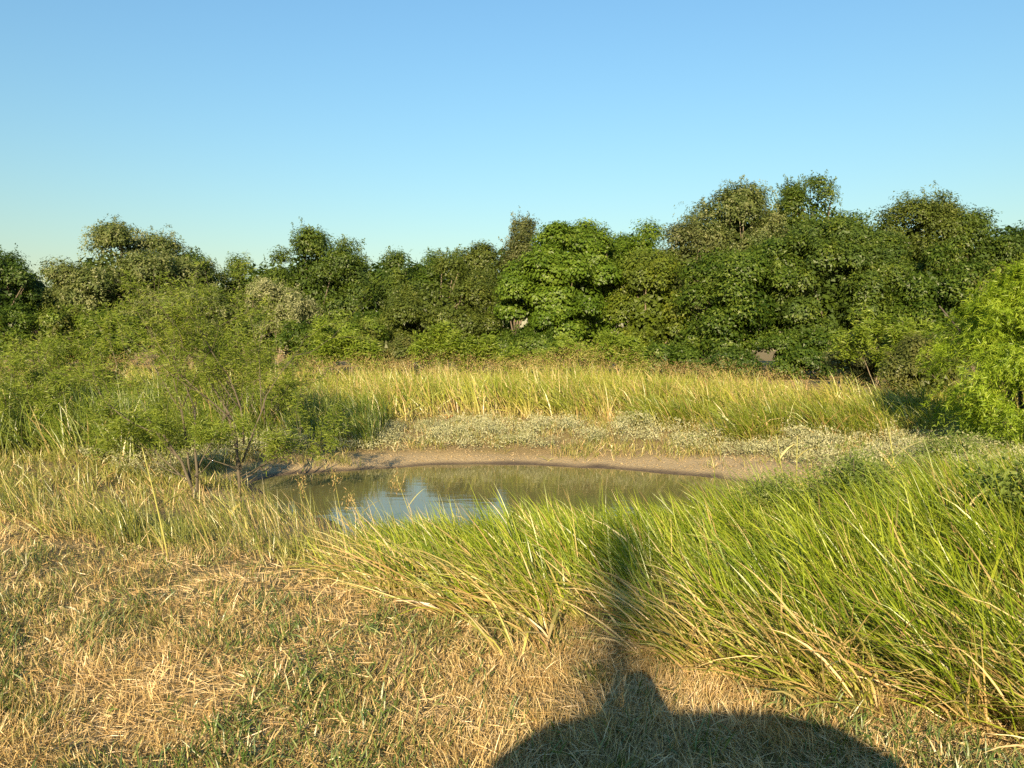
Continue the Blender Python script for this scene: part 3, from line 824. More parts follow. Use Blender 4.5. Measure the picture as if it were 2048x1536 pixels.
def far_tall():
    rng = np.random.default_rng(6)
    x, y = sample(rng, 13000, -17, 19, 14.0, 29, 1)
    yf = np.interp(x, (-12, -6, -3.5, 0, 3.2, 4.4, 6.5, 8, 12), (14.5, 14.5, 16.6, 17.4, 17.2, 15.3, 14.8, 15.3, 17.5)) + (vnoise(x, y, 1.4, 31) - .5) * 1.3
    e = y - yf
    k = rng.random(len(x)) < sstep(-.1, .7, e) * (.55 + .45 * vnoise(x, y, 1.1, 33))
    k &= y < 29 - 7.5 * sstep(3, 9.5, x * 20 / y)
    x, y, e = x[k], y[k], e[k]
    h = 0.66 + .28 * sstep(0, 2.5, e) + (fbm(x, y, 2.6, 35) - .5) * 1.15 - .36 * sstep(3.5, 9.5, x * 20 / y)
    h = np.maximum(h, .28)
    h *= 1 + .12 * sstep(-.5, .5, np.cos((x - .9) * .9)) * (np.abs(x - .9) < 3)
    nb = 5; n = len(x) * nb
    bx = np.repeat(x, nb) + rng.normal(0, .09, n); by = np.repeat(y, nb) + rng.normal(0, .09, n)
    base = np.stack((bx, by, gz(bx, by)), 1)
    hh = np.repeat(h, nb)
    gr = np.repeat(vnoise(x, y, 1.3, 37), nb)
    az = np.repeat(rng.normal(np.pi * .95, 1.0, len(x)), nb) + rng.normal(0, .9, n)
    dry = np.clip((rng.random(n) < .14 + .45 * np.clip(gr - .5, 0, 1)) * rng.uniform(.5, 1, n), 0, 1)
    V, T, A_, tip = blades(base, az, hh * rng.uniform(.6, 1.12, n), rng.uniform(.010, .027, n), np.clip(np.repeat(np.abs(rng.normal(.15, .3, len(x))), nb) + rng.normal(.15, .22, n), 0, 1.3), np.abs(rng.normal(.5, .5, n)), 3, rng, dry, np.clip(rng.normal(.72 - .42 * gr, .2), 0, 1))
    bag = Bag(); bag.add(V, T, A_)
    kk = np.where((e < 4.5) & (rng.random(len(x)) < .22))[0]
    nt_ = 22; n2 = len(kk) * nt_
    cx_ = np.repeat(x[kk], nt_) + rng.normal(0, .12, n2); cy_ = np.repeat(y[kk], nt_) + rng.normal(0, .12, n2)
    az2 = np.repeat(rng.normal(np.pi, .9, len(kk)), nt_) + rng.normal(0, .6, n2)
    dr2 = np.repeat((rng.random(len(kk)) < .3) * .7, nt_) * rng.random(n2)
    bag.add(*blades(np.stack((cx_, cy_, gz(cx_, cy_)), 1), az2, np.repeat(rng.uniform(.55, 1.15, len(kk)), nt_) * rng.uniform(.6, 1.1, n2), rng.uniform(.012, .028, n2), np.clip(rng.normal(.3, .25, n2), 0, 1.2), rng.uniform(.4, 1.6, n2), 4, rng, dr2, np.clip(np.repeat(rng.normal(.45, .25, len(kk)), nt_) + rng.normal(0, .15, n2), 0, 1))[:3])
    gx, gy = sample(rng, 900, 2.6, 8.6, 13.9, 17.0)
    gk = (rng.random(len(gx)) < sstep(.38, .6, fbm(gx, gy, 1.1, 38))) & (shore_d(gx, gy) > 2.3)
    gx, gy = gx[gk], gy[gk]
    n3 = len(gx) * 26
    cx_ = np.repeat(gx, 26) + rng.normal(0, .13, n3); cy_ = np.repeat(gy, 26) + rng.normal(0, .13, n3)
    az3 = np.repeat(rng.normal(np.pi, .7, len(gx)), 26) + rng.normal(0, .6, n3)
    bag.add(*blades(np.stack((cx_, cy_, gz(cx_, cy_)), 1), az3, np.repeat(rng.uniform(.5, .95, len(gx)), 26) * rng.uniform(.6, 1.1, n3), rng.uniform(.008, .020, n3), np.clip(rng.normal(.4, .25, n3), 0, 1.2), rng.uniform(.4, 1.5, n3), 3, rng, (rng.random(n3) < .12) * .8, np.clip(np.repeat(rng.normal(.22, .18, len(gx)), 26) + rng.normal(0, .15, n3), 0, 1))[:3])
    stuff(bag, 'tall_grass', 'far', 'golden tall grass meadow between the pond and the treeline')
    # seed heads on the taller culms
    k = np.where(rng.random(len(x)) < .7)[0]
    m = 3; n = len(k) * m
    bx = np.repeat(x[k], m) + rng.normal(0, .1, n); by = np.repeat(y[k], m) + rng.normal(0, .1, n); hh = np.repeat(h[k], m) * rng.uniform(.95, 1.28, n)
    base = np.stack((bx, by, gz(bx, by)), 1); az = rng.uniform(0, 6.28, n)
    V, T, A_, tip = blades(base, az, hh, .006, rng.uniform(.0, .2, n), rng.uniform(.0, .35, n), 2, rng, np.full(n, .8))
    sb = Bag()
    q = 6
    P = np.repeat(tip, q, 0) + rng.normal(0, .035, (n * q, 3)) * np.array((1, 1, 1.0)) - np.array((0, 0, 1.)) * rng.random((n * q, 1)) * .17
    ax = rng.normal(0, .5, (n * q, 3)) + np.array((0, 0, .8)); nr = rng.normal(size=(n * q, 3))
    sb.add(*leaves1(P, nr, ax, rng.uniform(.018, .045, n * q), .007, rng.random(n * q)))
    stuff(sb, 'grass_seed_heads', 'seed', 'reddish brown seed heads over the golden meadow grass', 'seed heads')
far_tall()

def left_tall():
    rng = np.random.default_rng(7)
    x, y = sample(rng, 6000, -12.5, -2.6, 10.6, 17, 1)
    yf = np.interp(x, (-12, -7, -5.4, -4.6, -3.5), (11.2, 11.3, 12.2, 13.6, 14.2)) + (vnoise(x, y, .9, 41) - .5) * 1.0
    e = y - yf
    k = (rng.random(len(x)) < sstep(-.1, .5, e) * (.6 + .4 * vnoise(x, y, .8, 42))) & (shore_d(x, y) > .7)
    x, y, e = x[k], y[k], e[k]
    h = 0.85 + .4 * sstep(0, 1.6, e) + (fbm(x, y, 1.5, 43) - .5) * .5
    h *= np.interp(x, (-7, -4), (1.0, .75))
    nb = 9; n = len(x) * nb
    bx = np.repeat(x, nb) + rng.normal(0, .07, n); by = np.repeat(y, nb) + rng.normal(0, .07, n)
    base = np.stack((bx, by, gz(bx, by)), 1)
    az = np.pi * .9 + np.repeat(rng.normal(0, .8, len(x)), nb) + rng.normal(0, .7, n)
    dry = (rng.random(n) < .06) * rng.uniform(.5, 1, n)
    bag = Bag()
    bag.add(*blades(base, az, np.repeat(h, nb) * rng.uniform(.5, 1.15, n), rng.uniform(.007, .02, n), np.clip(rng.normal(.3, .22, n), 0, 1.2), np.abs(rng.normal(.6, .4, n)), 3, rng, dry)[:3])
    stuff(bag, 'cane_grass', 'lefty', 'dense green cane grass under the mesquite brush at left')
left_tall()

def mid_grass():
    """loose knee-high grass on the left bank and thin stems in front of the water"""
    rng = np.random.default_rng(8)
    x, y = sample(rng, 9000, -10.0, 0.0, 5.2, 13.2, 1)
    d = shore_d(x, y)
    dens = sstep(.02, .25, d) * (.15 + .85 * sstep(.35, .65, fbm(x, y, 1.3, 51)))
    fr = np.interp(x, (-9, -5, -3, -2, -1, 0), (7.4, 7.0, 6.6, 6.2, 5.9, 5.6)) + (vnoise(x, y, .8, 52) - .5) * .9
    dens *= .68 * sstep(-.2, .6, y - fr) * np.where(y > 8.8, 1.15, 1)
    dens *= 1 - .85 * sstep(-1.9, -.9, x) * sstep(5.6, 6.2, y)
    dens *= 1 - .9 * sstep(-2.9, -2.2, x) * sstep(6.6, 7.4, y)
    k = rng.random(len(x)) < dens
    x, y = x[k], y[k]
    h = (.05 + .44 * fbm(x, y, .8, 53) ** 1.4) * (1 - .3 * sstep(-4, -2, x))
    nb = 10; n = len(x) * nb
    bx = np.repeat(x, nb) + rng.normal(0, .07, n); by = np.repeat(y, nb) + rng.normal(0, .07, n)
    base = np.stack((bx, by, gz(bx, by)), 1)
    pd = np.repeat(vnoise(x, y, .9, 54), nb)
    az = np.pi * .95 + np.repeat(rng.normal(0, .7, len(x)), nb) + rng.normal(0, .7, n)
    dry = np.clip((rng.random(n) < .10 + .55 * (pd - .38)) * rng.uniform(.5, 1, n), 0, 1)
    bag = Bag()
    bag.add(*blades(base, az, np.repeat(h, nb) * rng.uniform(.5, 1.25, n), rng.uniform(.004, .010, n), np.clip(np.repeat(rng.normal(.45, .25, len(x)), nb) + rng.normal(0, .25, n), 0, 1.4), np.abs(rng.normal(.5, .45, n)), 3, rng, dry)[:3])
    sx, sy = sample(rng, 420, -3.0, -.2, 6.3, 8.6)
    sk = shore_d(sx, sy) > .03
    sx, sy = np.repeat(sx[sk], 3), np.repeat(sy[sk], 3); n4 = len(sx)
    sx = sx + rng.normal(0, .05, n4); sy = sy + rng.normal(0, .05, n4)
    bag.add(*blades(np.stack((sx, sy, gz(sx, sy)), 1), np.pi * .95 + rng.normal(0, .6, n4), rng.uniform(.18, .62, n4), rng.uniform(.003, .007, n4), np.clip(rng.normal(.35, .25, n4), 0, 1.2), np.abs(rng.normal(.5, .4, n4)), 4, rng, (rng.random(n4) < .25) * rng.uniform(.4, 1, n4))[:3])
    stuff(bag, 'meadow_grass', 'mid', 'loose knee-high tan and green grass on the left bank')
mid_grass()

def short_grass():
    rng = np.random.default_rng(9)
    x, y = sample(rng, 235000, -7.5, 4.2, 2.55, 9.5, 2)
    d = shore_d(x, y)
    mat_ = fbm(x, y, .75, 61, 4)                      # trodden straw mats where the noise is low
    green = sstep(.50, .63, fbm(x, y, .42, 62, 3) * .6 + fbm(x, y, 1.6, 63) * .45)
    k = (d > .25) & (y < front(x) + 1.2) & (rng.random(len(x)) < .18 + .82 * sstep(.36, .52, mat_))
    k &= rng.random(len(x)) < .85
    x, y, green, mat_ = x[k], y[k], green[k], mat_[k]
    n = len(x)
    base = np.stack((x, y, gz(x, y) - .004), 1)
    tall = .6 + .9 * vnoise(x, y, .35, 64)
    L = rng.uniform(.028, .08, n) * tall * (1 + .5 * sstep(4.5, 7, y)) * (1 + .25 * green)
    w = rng.uniform(.0022, .0046, n) * (1 + .12 * np.maximum(y - 3, 0)) * (1 + .55 * green)
    az = np.pi * .8 + vnoise(x, y, .28, 65) * 5 + rng.normal(0, .9, n)
    dry = np.clip(np.where(rng.random(n) < green * .85, rng.uniform(0, .35, n), rng.uniform(.55, 1, n)), 0, 1)
    bag = Bag()
    ti, be = np.abs(rng.normal(.45, .35, n)), np.abs(rng.normal(.5, .5, n))
    for sel, sg in ((y < 4.3, 3), (y >= 4.3, 2)):
        bag.add(*blades(base[sel], az[sel], L[sel], w[sel], ti[sel], be[sel], sg, rng, dry[sel])[:3])
    stuff(bag, 'short_grass', 'short', 'short dry mown grass with green tufts in the foreground')
    # broad-bladed green tufts
    tx, ty = sample(rng, 1700, -6.0, 2.6, 2.6, 7.2, 2)
    k = (ty < front(tx) + .1) & (rng.random(len(tx)) < sstep(.42, .62, fbm(tx, ty, .9, 66)) * .8 + .06)
    tx, ty = tx[k], ty[k]
    nb = 26; n = len(tx) * nb
    r = .04 + .05 * rng.random(len(tx))
    bx = np.repeat(tx, nb) + rng.normal(0, 1, n) * np.repeat(r, nb); by = np.repeat(ty, nb) + rng.normal(0, 1, n) * np.repeat(r, nb)
    base = np.stack((bx, by, gz(bx, by)), 1)
    bag = Bag()
    bag.add(*blades(base, rng.uniform(0, 6.28, n), rng.uniform(.05, .15, n), rng.uniform(.004, .009, n), np.abs(rng.normal(.6, .35, n)), np.abs(rng.normal(.6, .4, n)), 4, rng, (rng.random(n) < .08) * .8)[:3])
    tx, ty = sample(rng, 2600, -6.5, 3.0, 2.6, 8.0, 2)
    k = (ty < front(tx) + .3) & (rng.random(len(tx)) < sstep(.36, .6, fbm(tx, ty, .6, 67)))
    tx, ty = tx[k], ty[k]
    nb = 16; n = len(tx) * nb
    r = .02 + .04 * rng.random(len(tx))
    bx = np.repeat(tx, nb) + rng.normal(0, 1, n) * np.repeat(r, nb); by = np.repeat(ty, nb) + rng.normal(0, 1, n) * np.repeat(r, nb)
    dz_ = np.stack((bx, by, gz(bx, by)), 1)
    bag.add(*blades(dz_, np.repeat(rng.uniform(0, 6.28, len(tx)), nb) + rng.normal(0, .9, n), np.repeat(rng.uniform(.06, .17, len(tx)), nb) * rng.uniform(.5, 1.1, n), rng.uniform(.0022, .0045, n), np.abs(rng.normal(.35, .25, n)), np.abs(rng.normal(.5, .4, n)), 3, rng, rng.uniform(.6, 1, n))[:3])
    stuff(bag, 'grass_tufts', 'short', 'dark green and straw grass tufts scattered over the dry lawn')
    # cut straw lying flat
    x, y = sample(rng, 120000, -7.5, 4.2, 2.55, 9.0, 2)
    k = (shore_d(x, y) > .4) & (y < front(x) + .9) & (rng.random(len(x)) < .40 + .60 * (1 - sstep(.38, .56, fbm(x, y, .75, 61, 4))))
    x, y = x[k], y[k]; n = len(x)
    base = np.stack((x, y, gz(x, y) + rng.uniform(.003, .035, n)), 1)
    az = vnoise(x, y, .5, 68) * 6 + rng.normal(0, 1.0, n)
    bag = Bag()
    bag.add(*blades(base, az, rng.uniform(.03, .15, n), rng.uniform(.002, .0042, n) * (1 + .08 * np.maximum(y - 3, 0)), rng.uniform(1.25, 1.65, n), rng.normal(.05, .25, n), 2, rng, rng.random(n), wtip=.5)[:3])
    stuff(bag, 'straw_litter', 'straw', 'loose golden cut straw lying on the foreground lawn', 'straw')
short_grass()

def silver():
    rng = np.random.default_rng(10)
    x, y = sample(rng, 6000, -6.5, 10.5, 10.2, 17.8)
    d = shore_d(x, y)
    pat = fbm(x, y, 1.2, 71)
    lo = np.where(x > 2.2, 1.1, .9)
    hi = np.interp(x, (-6, -3, 0, 3, 6, 10), (2.0, 3.0, 3.2, 3.0, 4.2, 5.0))
    dens = sstep(lo, lo + .5, d + (pat - .5) * 1.2) * (1 - sstep(hi, hi + .6, d)) * sstep(.38, .52, pat + .07 * (x > 1)) * (y > 10.6 - .1 * x)
    k = rng.random(len(x)) < dens
    x, y = x[k], y[k]
    m = 52; n = len(x) * m
    hh = rng.uniform(.08, .24, len(x)) + .22 * sstep(.5, .75, fbm(x, y, .5, 75))
    P = np.stack((np.repeat(x, m) + rng.normal(0, .085, n), np.repeat(y, m) + rng.normal(0, .085, n), np.zeros(n)), 1)
    P[:, 2] = gz(P[:, 0], P[:, 1]) + np.repeat(hh, m) * rng.random(n) ** .6
    ax = rng.normal(0, .8, (n, 3)) + np.array((0, 0, .8)); nr = rng.normal(0, .6, (n, 3)) + np.array((0, -.4, .7))
    sz = rng.uniform(.018, .046, n)
    b = Bag(); b.add(*leaves1(P, nr, ax, sz, sz * .42, np.clip(np.repeat(rng.normal(.55, .2, len(x)), m) + rng.normal(0, .18, n), 0, 1)))
    stuff(b, 'silver_weeds', 'silver', 'low silvery grey-green weeds along the far pond bank', 'weeds')
    # low green weeds and thin grass on the far bank, among and before the silver ones
    x, y = sample(rng, 14000, -8.0, 11.0, 9.0, 18.0)
    d = shore_d(x, y)
    pat = fbm(x, y, .8, 73)
    dens = sstep(.5, 1.2, d + (pat - .5) * 2.0) * (.25 + .75 * sstep(.42, .58, pat)) * (1 - .7 * ((y < 10.5) & (x > -3.3))) * (np.where(x < 0, (y > 11.5) | (x < -3.3), y > 8.3))
    k = rng.random(len(x)) < dens
    x, y = x[k], y[k]; n = len(x) * 4
    bx = np.repeat(x, 4) + rng.normal(0, .04, n); by = np.repeat(y, 4) + rng.normal(0, .04, n)
    base = np.stack((bx, by, gz(bx, by)), 1)
    b = Bag(); b.add(*blades(base, rng.uniform(0, 6.28, n), rng.uniform(.08, .30, n), rng.uniform(.006, .014, n), np.abs(rng.normal(.4, .3, n)), np.abs(rng.normal(.6, .4, n)), 2, rng, (rng.random(n) < .35) * rng.random(n))[:3])
    stuff(b, 'bank_grass', 'mid', 'thin green grass and low weeds on the far pond bank')
silver()

def clods():
    rng = np.random.default_rng(11)
    x, y = sample(rng, 26000, -5.5, 6.5, 8.0, 15.2)
    d = shore_d(x, y)
    k = (d > .22) & (d < 1.7) & (y > 10.0 - .35 * np.abs(x)) & (rng.random(len(x)) < .25 + .75 * vnoise(x, y, .35, 81))
    x, y = x[k], y[k]; n = len(x)
    oc = np.array([(1, 0, 0), (0, 1, 0), (-1, 0, 0), (0, -1, 0), (0, 0, 1), (0, 0, -1)], float)
    T = np.array([(0, 1, 4), (1, 2, 4), (2, 3, 4), (3, 0, 4), (1, 0, 5), (2, 1, 5), (3, 2, 5), (0, 3, 5)])
    s = rng.uniform(.006, .021, n) * np.where(rng.random(n) < .04, 1.9, 1)
    V = np.stack((x, y, gz(x, y) + s * .25), 1)[:, None] + oc[None] * (s[:, None] * rng.uniform(.6, 1.3, (n, 6)))[:, :, None] * np.array((1, 1, .6))
    tr = (np.arange(n)[:, None, None] * 6 + T[None]).reshape(-1, 3)
    va = np.zeros((n, 6, 3)); va[:, :, 0] = 1
    o = build('mud_clods', V.reshape(-1, 3), tr, M['ground'], None, va.reshape(-1, 3), True)
    tag(o, 'crumbled dry mud clods on the bare pond bank', 'mud', kind='stuff')
clods()

# ------------------------------------------------------------------ single plants that stand out
def forb(label, u, v, h, r, n, mat, ls, seed, name='leafy_weed', aspect=.4, stems=9, Y=None, group='leafy weeds by the pond', lean=(0, 0)):
    rng = np.random.default_rng(seed)
    p = gp(u, v) if Y is None else np.array(((u - 1024) / F * Y, Y, 0.0))
    p[2] = float(gz(p[0], p[1]))
    root = tag(empty(name, p), label, 'weed', group)
    wb = Bag(); b = Bag(); per = n // stems
    for k in range(stems):
        a = rng.uniform(0, 6.28); o = np.array((math.cos(a), math.sin(a), 0)) * r * rng.uniform(.2, 1)
        o[0] += lean[0]; o[1] += lean[1]
        e = p + o + np.array((0, 0, h * rng.uniform(.65, 1.05))); m = p + o * .25 + np.array((0, 0, h * .55))
        t = np.linspace(0, 1, 6)[:, None]
        pts = (1 - t) ** 2 * p + 2 * t * (1 - t) * m + t * t * e
        tube(wb, pts, np.linspace(.008, .002, 6), 4, rng.random())
        tt = rng.uniform(.2, 1, per) ** .8
        P = (1 - tt[:, None]) ** 2 * p + 2 * tt[:, None] * (1 - tt[:, None]) * m + tt[:, None] ** 2 * e + rng.normal(0, r * .16, (per, 3))
        sz = ls * rng.uniform(.6, 1.3, per)
        b.add(*leaves(P, rng.normal(0, .55, (per, 3)) + np.array((0, -.3, .8)), rng.normal(0, 1, (per, 3)) + np.array((0, 0, .1)), sz, sz * aspect, np.clip(rng.normal(.5, .2) + rng.normal(0, .15, per), 0, 1)))
    wb.obj('stem', M['barkm'], root, True, off=p)
    b.obj('foliage', M[mat], root, off=p)
forb('silvery leafy weed against dark cane grass at left', 150, 905, .45, .30, 900, 'silver', .055, 301)
forb('second silvery weed, low, right of the taller one at left', 190, 925, .2, .35, 600, 'silver', .05, 302)
forb('feathery yellow-green weed bush in the right foreground grass', 1715, 1105, .82, .5, 6500, 'weed', .045, 303, stems=26, aspect=.3, Y=6.9)
forb('feathery weed bush left of the larger one in the right grass', 1560, 1075, .66, .4, 4200, 'weed', .04, 304, stems=20, aspect=.3, Y=7.2)
forb('dark green leafy weed at the right edge among tall grass', 2035, 1130, .75, .4, 3200, 'weed', .06, 305, stems=16)
forb('low green weed bush below the willow', 1905, 935, .42, .75, 4200, 'weed', .05, 306, stems=24, aspect=.3)
forb('pale weed bush below the willow nearer the edge', 1990, 985, .40, .7, 3800, 'silver', .05, 307, stems=24, aspect=.35)
forb('green weed bush between the willow and the feathery weed bush', 1830, 975, .36, .6, 3200, 'weed', .045, 308, stems=20, aspect=.3)
forb('olive weed bush right of the far mud bank', 1760, 985, .30, .5, 2600, 'weed', .04, 309, stems=18, aspect=.3)

def stalk(label, b, t, Y=None, w=.016, nleaf=4, seed=0, green=.3, head=False):
    """one tall grass stalk from base pixel b to tip pixel t"""
    rng = np.random.default_rng(seed)
    p = gp(*b) if Y is None else at(b[0], b[1], Y)
    if Y is not None: p[2] = float(gz(p[0], p[1]))
    e = at(t[0], t[1], p[1] - .05)
    root = tag(empty('grass_stalk', p), label, 'grass stalk', 'single tall grass stalks')
    wb = Bag(); q = np.linspace(0, 1, 8)[:, None]
    L = np.linalg.norm(e - p)
    m = (p + e) / 2 + np.array((rng.normal(0, .03), 0, .04)) * L
    pts = (1 - q) ** 2 * p + 2 * q * (1 - q) * m + q * q * e
    tube(wb, pts, np.linspace(w * .42, w * .16, 8), 5, .6)
    wb.obj('stem', M['stalk'], root, True, off=p)
    for k in range(nleaf):
        f = (k + .6) / (nleaf + .4); i = int(f * 6.99)
        s = 1 if k % 2 else -1
        az = (0 if s > 0 else math.pi) + rng.normal(0, .4)
        lb = Bag()
        lb.add(*blades(pts[i][None], az, np.array([L * rng.uniform(.25, .45)]), w, np.array([rng.uniform(.35, .8)]), np.array([rng.uniform(.4, 1.1)]), 5, rng, np.array([rng.random() * .7]), np.array([rng.random()]))[:3])
        lb.obj('leaf', M['stalk'], root, off=p)
    if head:
        nn = 60
        P = e + rng.normal(0, .03, (nn, 3)) - np.array((0, 0, 1.)) * rng.random((nn, 1)) * .2 * L
        hb = Bag(); hb.add(*leaves(P, rng.normal(size=(nn, 3)), rng.normal(0, .5, (nn, 3)) + np.array((0, 0, .6)), rng.uniform(.02, .045, nn), .007, rng.random(nn)))
        tag(hb.obj('seed_head', M['seed'], root, off=p), kind='stuff')
stalk('tall pale bare stalk leaning left in the left foreground grass', (338, 1124), (284, 895), w=.020, nleaf=3, seed=1)
stalk('arching pale stalk at the far left edge', (46, 1022), (2, 952), w=.016, nleaf=2, seed=2)
stalk('thick straw stalk leaning left below the mesquite trunks', (505, 1085), (425, 988), w=.020, nleaf=2, seed=3)
stalk('straight pale stalk behind the green grass, left of a close pair', (1582, 968), (1553, 872), Y=9.4, w=.022, nleaf=4, seed=4)
stalk('straight pale stalk behind the green grass, right of a close pair', (1597, 975), (1595, 872), Y=9.3, w=.022, nleaf=4, seed=5)
stalk('green broad-leaved stalk in front of the dark willow shadow', (1800, 960), (1772, 835), Y=8.6, w=.024, nleaf=5, seed=6)
stalk('dark upright stalk in the grass near the right edge', (1966, 1040), (1968, 940), Y=6.8, w=.026, nleaf=4, seed=7)
stalk('seeding stalk crossing the left part of the water', (700, 1080), (668, 945), Y=7.4, w=.010, nleaf=2, seed=8, head=True)
stalk('slender seeding stalk over the water, nearer the middle', (850, 1090), (792, 952), Y=7.1, w=.010, nleaf=2, seed=9, head=True)
stalk('slender seeding stalk over the blue sky reflection', (752, 1085), (700, 985), Y=7.3, w=.009, nleaf=2, seed=10, head=True)
stalk('slender seeding stalk at the left shore of the water', (640, 1075), (602, 960), Y=7.6, w=.010, nleaf=2, seed=11, head=True)
stalk('long straw stalk leaning over the right foreground grass', (1990, 1180), (1905, 985), Y=5.6, w=.016, nleaf=4, seed=12)
stalk('long pale stalk standing above the grass right of centre', (1560, 1180), (1520, 1010), Y=5.4, w=.014, nleaf=4, seed=13)

def litter_leaf():
    p = gp(898, 908); rng = np.random.default_rng(3)
    b = Bag()
    n = 7
    b.add(*leaves(p + rng.normal(0, .035, (n, 3)) * (1, 1, .2) + (0, 0, .03), rng.normal(0, .4, (n, 3)) + np.array((0, -.5, .8)), rng.normal(size=(n, 3)), .11, .06, rng.random(n)))
    o = b.obj('fallen_leaf_clump', plain_mat('orange_leaf', (.42, .14, .04), .8))
    tag(o, 'small orange-brown dead leaf clump on the far mud bank', 'dead leaves', kind='stuff')
litter_leaf()

# ------------------------------------------------------------------ photographer, parked car and an added pole behind the camera (they cast the shadow)
def person():
    yb = -0.42
    J = {'pelvis': (0, yb - .02, .98, .13), 'waist': (0, yb, 1.12, .125), 'chest': (0, yb, 1.30, .14), 'neck': (0, yb + .01, 1.46, .055), 'jaw': (0, yb + .03, 1.55, .07), 'skull': (0, yb + .01, 1.65, .088), 'crown': (0, yb, 1.73, .055)}
    E = [('pelvis', 'waist'), ('waist', 'chest'), ('chest', 'neck'), ('neck', 'jaw'), ('jaw', 'skull'), ('skull', 'crown')]
    for s, k in ((-1, 'l'), (1, 'r')):
        J.update({f'sh{k}': (s * .20, yb, 1.42, .09), f'el{k}': (s * .42, yb + .06, 1.30, .07), f'wr{k}': (s * .16, yb + .25, 1.40, .035), f'pa{k}': (s * .09, yb + .31, 1.52, .034),
                  f'hp{k}': (s * .09, yb, .92, .095), f'kn{k}': (s * .12, yb + .03, .50, .065), f'an{k}': (s * .13, yb, .10, .045), f'to{k}': (s * .15, yb + .18, .045, .04)})
        E += [('chest', f'sh{k}'), (f'sh{k}', f'el{k}'), (f'el{k}', f'wr{k}'), (f'wr{k}', f'pa{k}'), ('pelvis', f'hp{k}'), (f'hp{k}', f'kn{k}'), (f'kn{k}', f'an{k}'), (f'an{k}', f'to{k}')]
        for q in range(4):
            J[f'f{k}{q}a'] = (s * (.07 + .004 * q), yb + .335, 1.535 + .018 * q, .009); J[f'f{k}{q}b'] = (s * .04, yb + .345, 1.54 + .018 * q, .008)
            E += [(f'pa{k}', f'f{k}{q}a'), (f'f{k}{q}a', f'f{k}{q}b')]
        J[f't{k}'] = (s * .055, yb + .30, 1.50, .011); E.append((f'pa{k}', f't{k}'))
    names = list(J)
    me = bpy.data.meshes.new('person')
    me.from_pydata([J[n][:3] for n in names], [(names.index(a), names.index(b)) for a, b in E], [])
    o = bpy.data.objects.new('person', me); C.objects.link(o)
    md = o.modifiers.new('Skin', 'SKIN'); md.use_smooth_shade = True
    for i, n in enumerate(names):
        r = J[n][3]; me.skin_vertices[0].data[i].radius = (r, r)
        me.skin_vertices[0].data[i].use_root = (n == 'pelvis')
    o.modifiers.new('Subsurf', 'SUBSURF').levels = 1
    me.materials.append(plain_mat('dark_clothing', (.06, .07, .09), .9))
    tag(o, 'photographer standing behind the camera, head and shoulders thrown as shadow', 'person')
person()

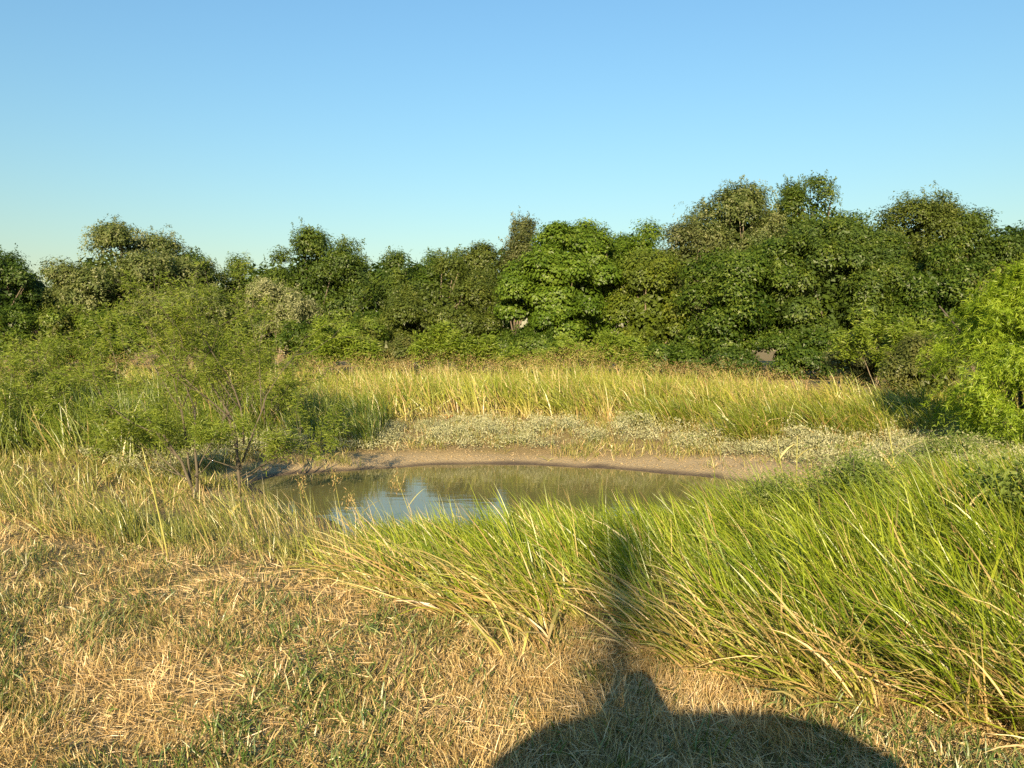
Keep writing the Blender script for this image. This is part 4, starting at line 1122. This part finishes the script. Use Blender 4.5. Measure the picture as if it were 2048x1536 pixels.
def car():
    """a parked estate car with its tailgate to the pond"""
    root = tag(empty('parked_car', (.06, -3.3, 0)), 'car parked behind the photographer, its roof throwing the wide shadow', 'car')
    paint = plain_mat('car_paint', (.10, .11, .12), .3, .3, 3, .05); black = plain_mat('black_rubber', (.02, .02, .02), .85); glass = plain_mat('car_glass', (.02, .025, .03), .08)
    def loft(name, rings, mat, loc=(0, 0, 0), parent=root):
        """rings: (y, half widths and heights from sill to roof centre); mirrored in x"""
        V, T = [], []
        m = len(rings[0][1])
        for y, pr in rings:
            for x, z in pr: V.append((-x, y, z))
            for x, z in reversed(pr): V.append((x, y, z))
        w = 2 * m
        for i in range(len(rings) - 1):
            for j in range(w):
                a, b = i * w + j, i * w + (j + 1) % w
                T += [(a, b, b + w), (a, b + w, a + w)]
        e = (len(rings) - 1) * w
        for j in range(1, w - 1): T += [(0, j + 1, j), (e, e + j, e + j + 1)]
        o = build(name, np.array(V, float), np.array(T), mat, parent, None, False); o.location = loc
        return o
    low = lambda k, zt: [(.86 * k, .35), (.94 * k, .45), (.95 * k, .75), (.92 * k, zt - .06), (.82 * k, zt)]
    loft('body', [(2.24, low(.9, .85)), (2.15, low(.98, 1.05)), (1.2, low(1, 1.08)), (-1.0, low(1, 1.06)), (-1.9, low(.97, .98)), (-2.25, low(.88, .82))], paint)
    cab = lambda k, zt: [(.90 * k, 1.03), (.87 * k, 1.03 + (zt - 1.03) * .5), (.80 * k, zt - .17), (.62 * k, zt - .05), (.36 * k, zt)]
    loft('cabin', [(2.12, cab(.97, 1.12)), (2.05, cab(.99, 1.90)), (1.7, cab(1, 1.94)), (.2, cab(1, 1.94)), (-.3, cab(.97, 1.88)), (-.95, cab(.93, 1.12))], paint)
    for y0, y1 in ((1.85, 1.15), (1.05, .3), (.2, -.45)):
        for sx in (-1, 1):
            V = np.array([(sx * .905, y0, 1.08), (sx * .905, y1, 1.08), (sx * .845, y1 + .05, 1.6), (sx * .845, y0 - .05, 1.6)])
            build('window', V, np.array([(0, 1, 2), (0, 2, 3)]), glass, root)
    for sx in (-.82, .82):
        for sy in (-1.4, 1.4):
            an = np.linspace(0, 2 * math.pi, 25)[:-1]
            prof = [(.18, .10), (.31, .11), (.34, .07), (.34, -.07), (.31, -.11), (.18, -.10)]
            V = np.array([(w, r * math.cos(t), r * math.sin(t)) for t in an for r, w in prof]); T = []
            for i in range(24):
                for j in range(6):
                    a, c = i * 6 + j, i * 6 + (j + 1) % 6; a2, c2 = (i + 1) % 24 * 6 + j, (i + 1) % 24 * 6 + (j + 1) % 6
                    T += [(a, c, c2), (a, c2, a2)]
            w = build('wheel', V, np.array(T), black, root, None, True); w.location = (sx, sy, .34)
car()

def pole():  # added out of view, placed and sized only to cast the soft stripe
    d = 36.0
    x, y = -math.tan(SUN_AZ) * (d + 0.4) - .02, -d
    g = float(gz(x, y))
    b = Bag(); t = np.linspace(0, 1, 8)[:, None]
    top = (d + 6.6) / math.cos(SUN_AZ) * math.tan(SUN_EL)
    p0 = np.array((x, y, g - .3)); tube(b, p0 + t * np.array((.03, 0, top - g + .3)), np.linspace(.23, .18, 8), 12, .5)
    o = b.obj('shadow_pole', M['bark'], None, True)
    tag(o, 'unseen pole added behind the car to throw a dim shadow stripe', 'pole')
pole()
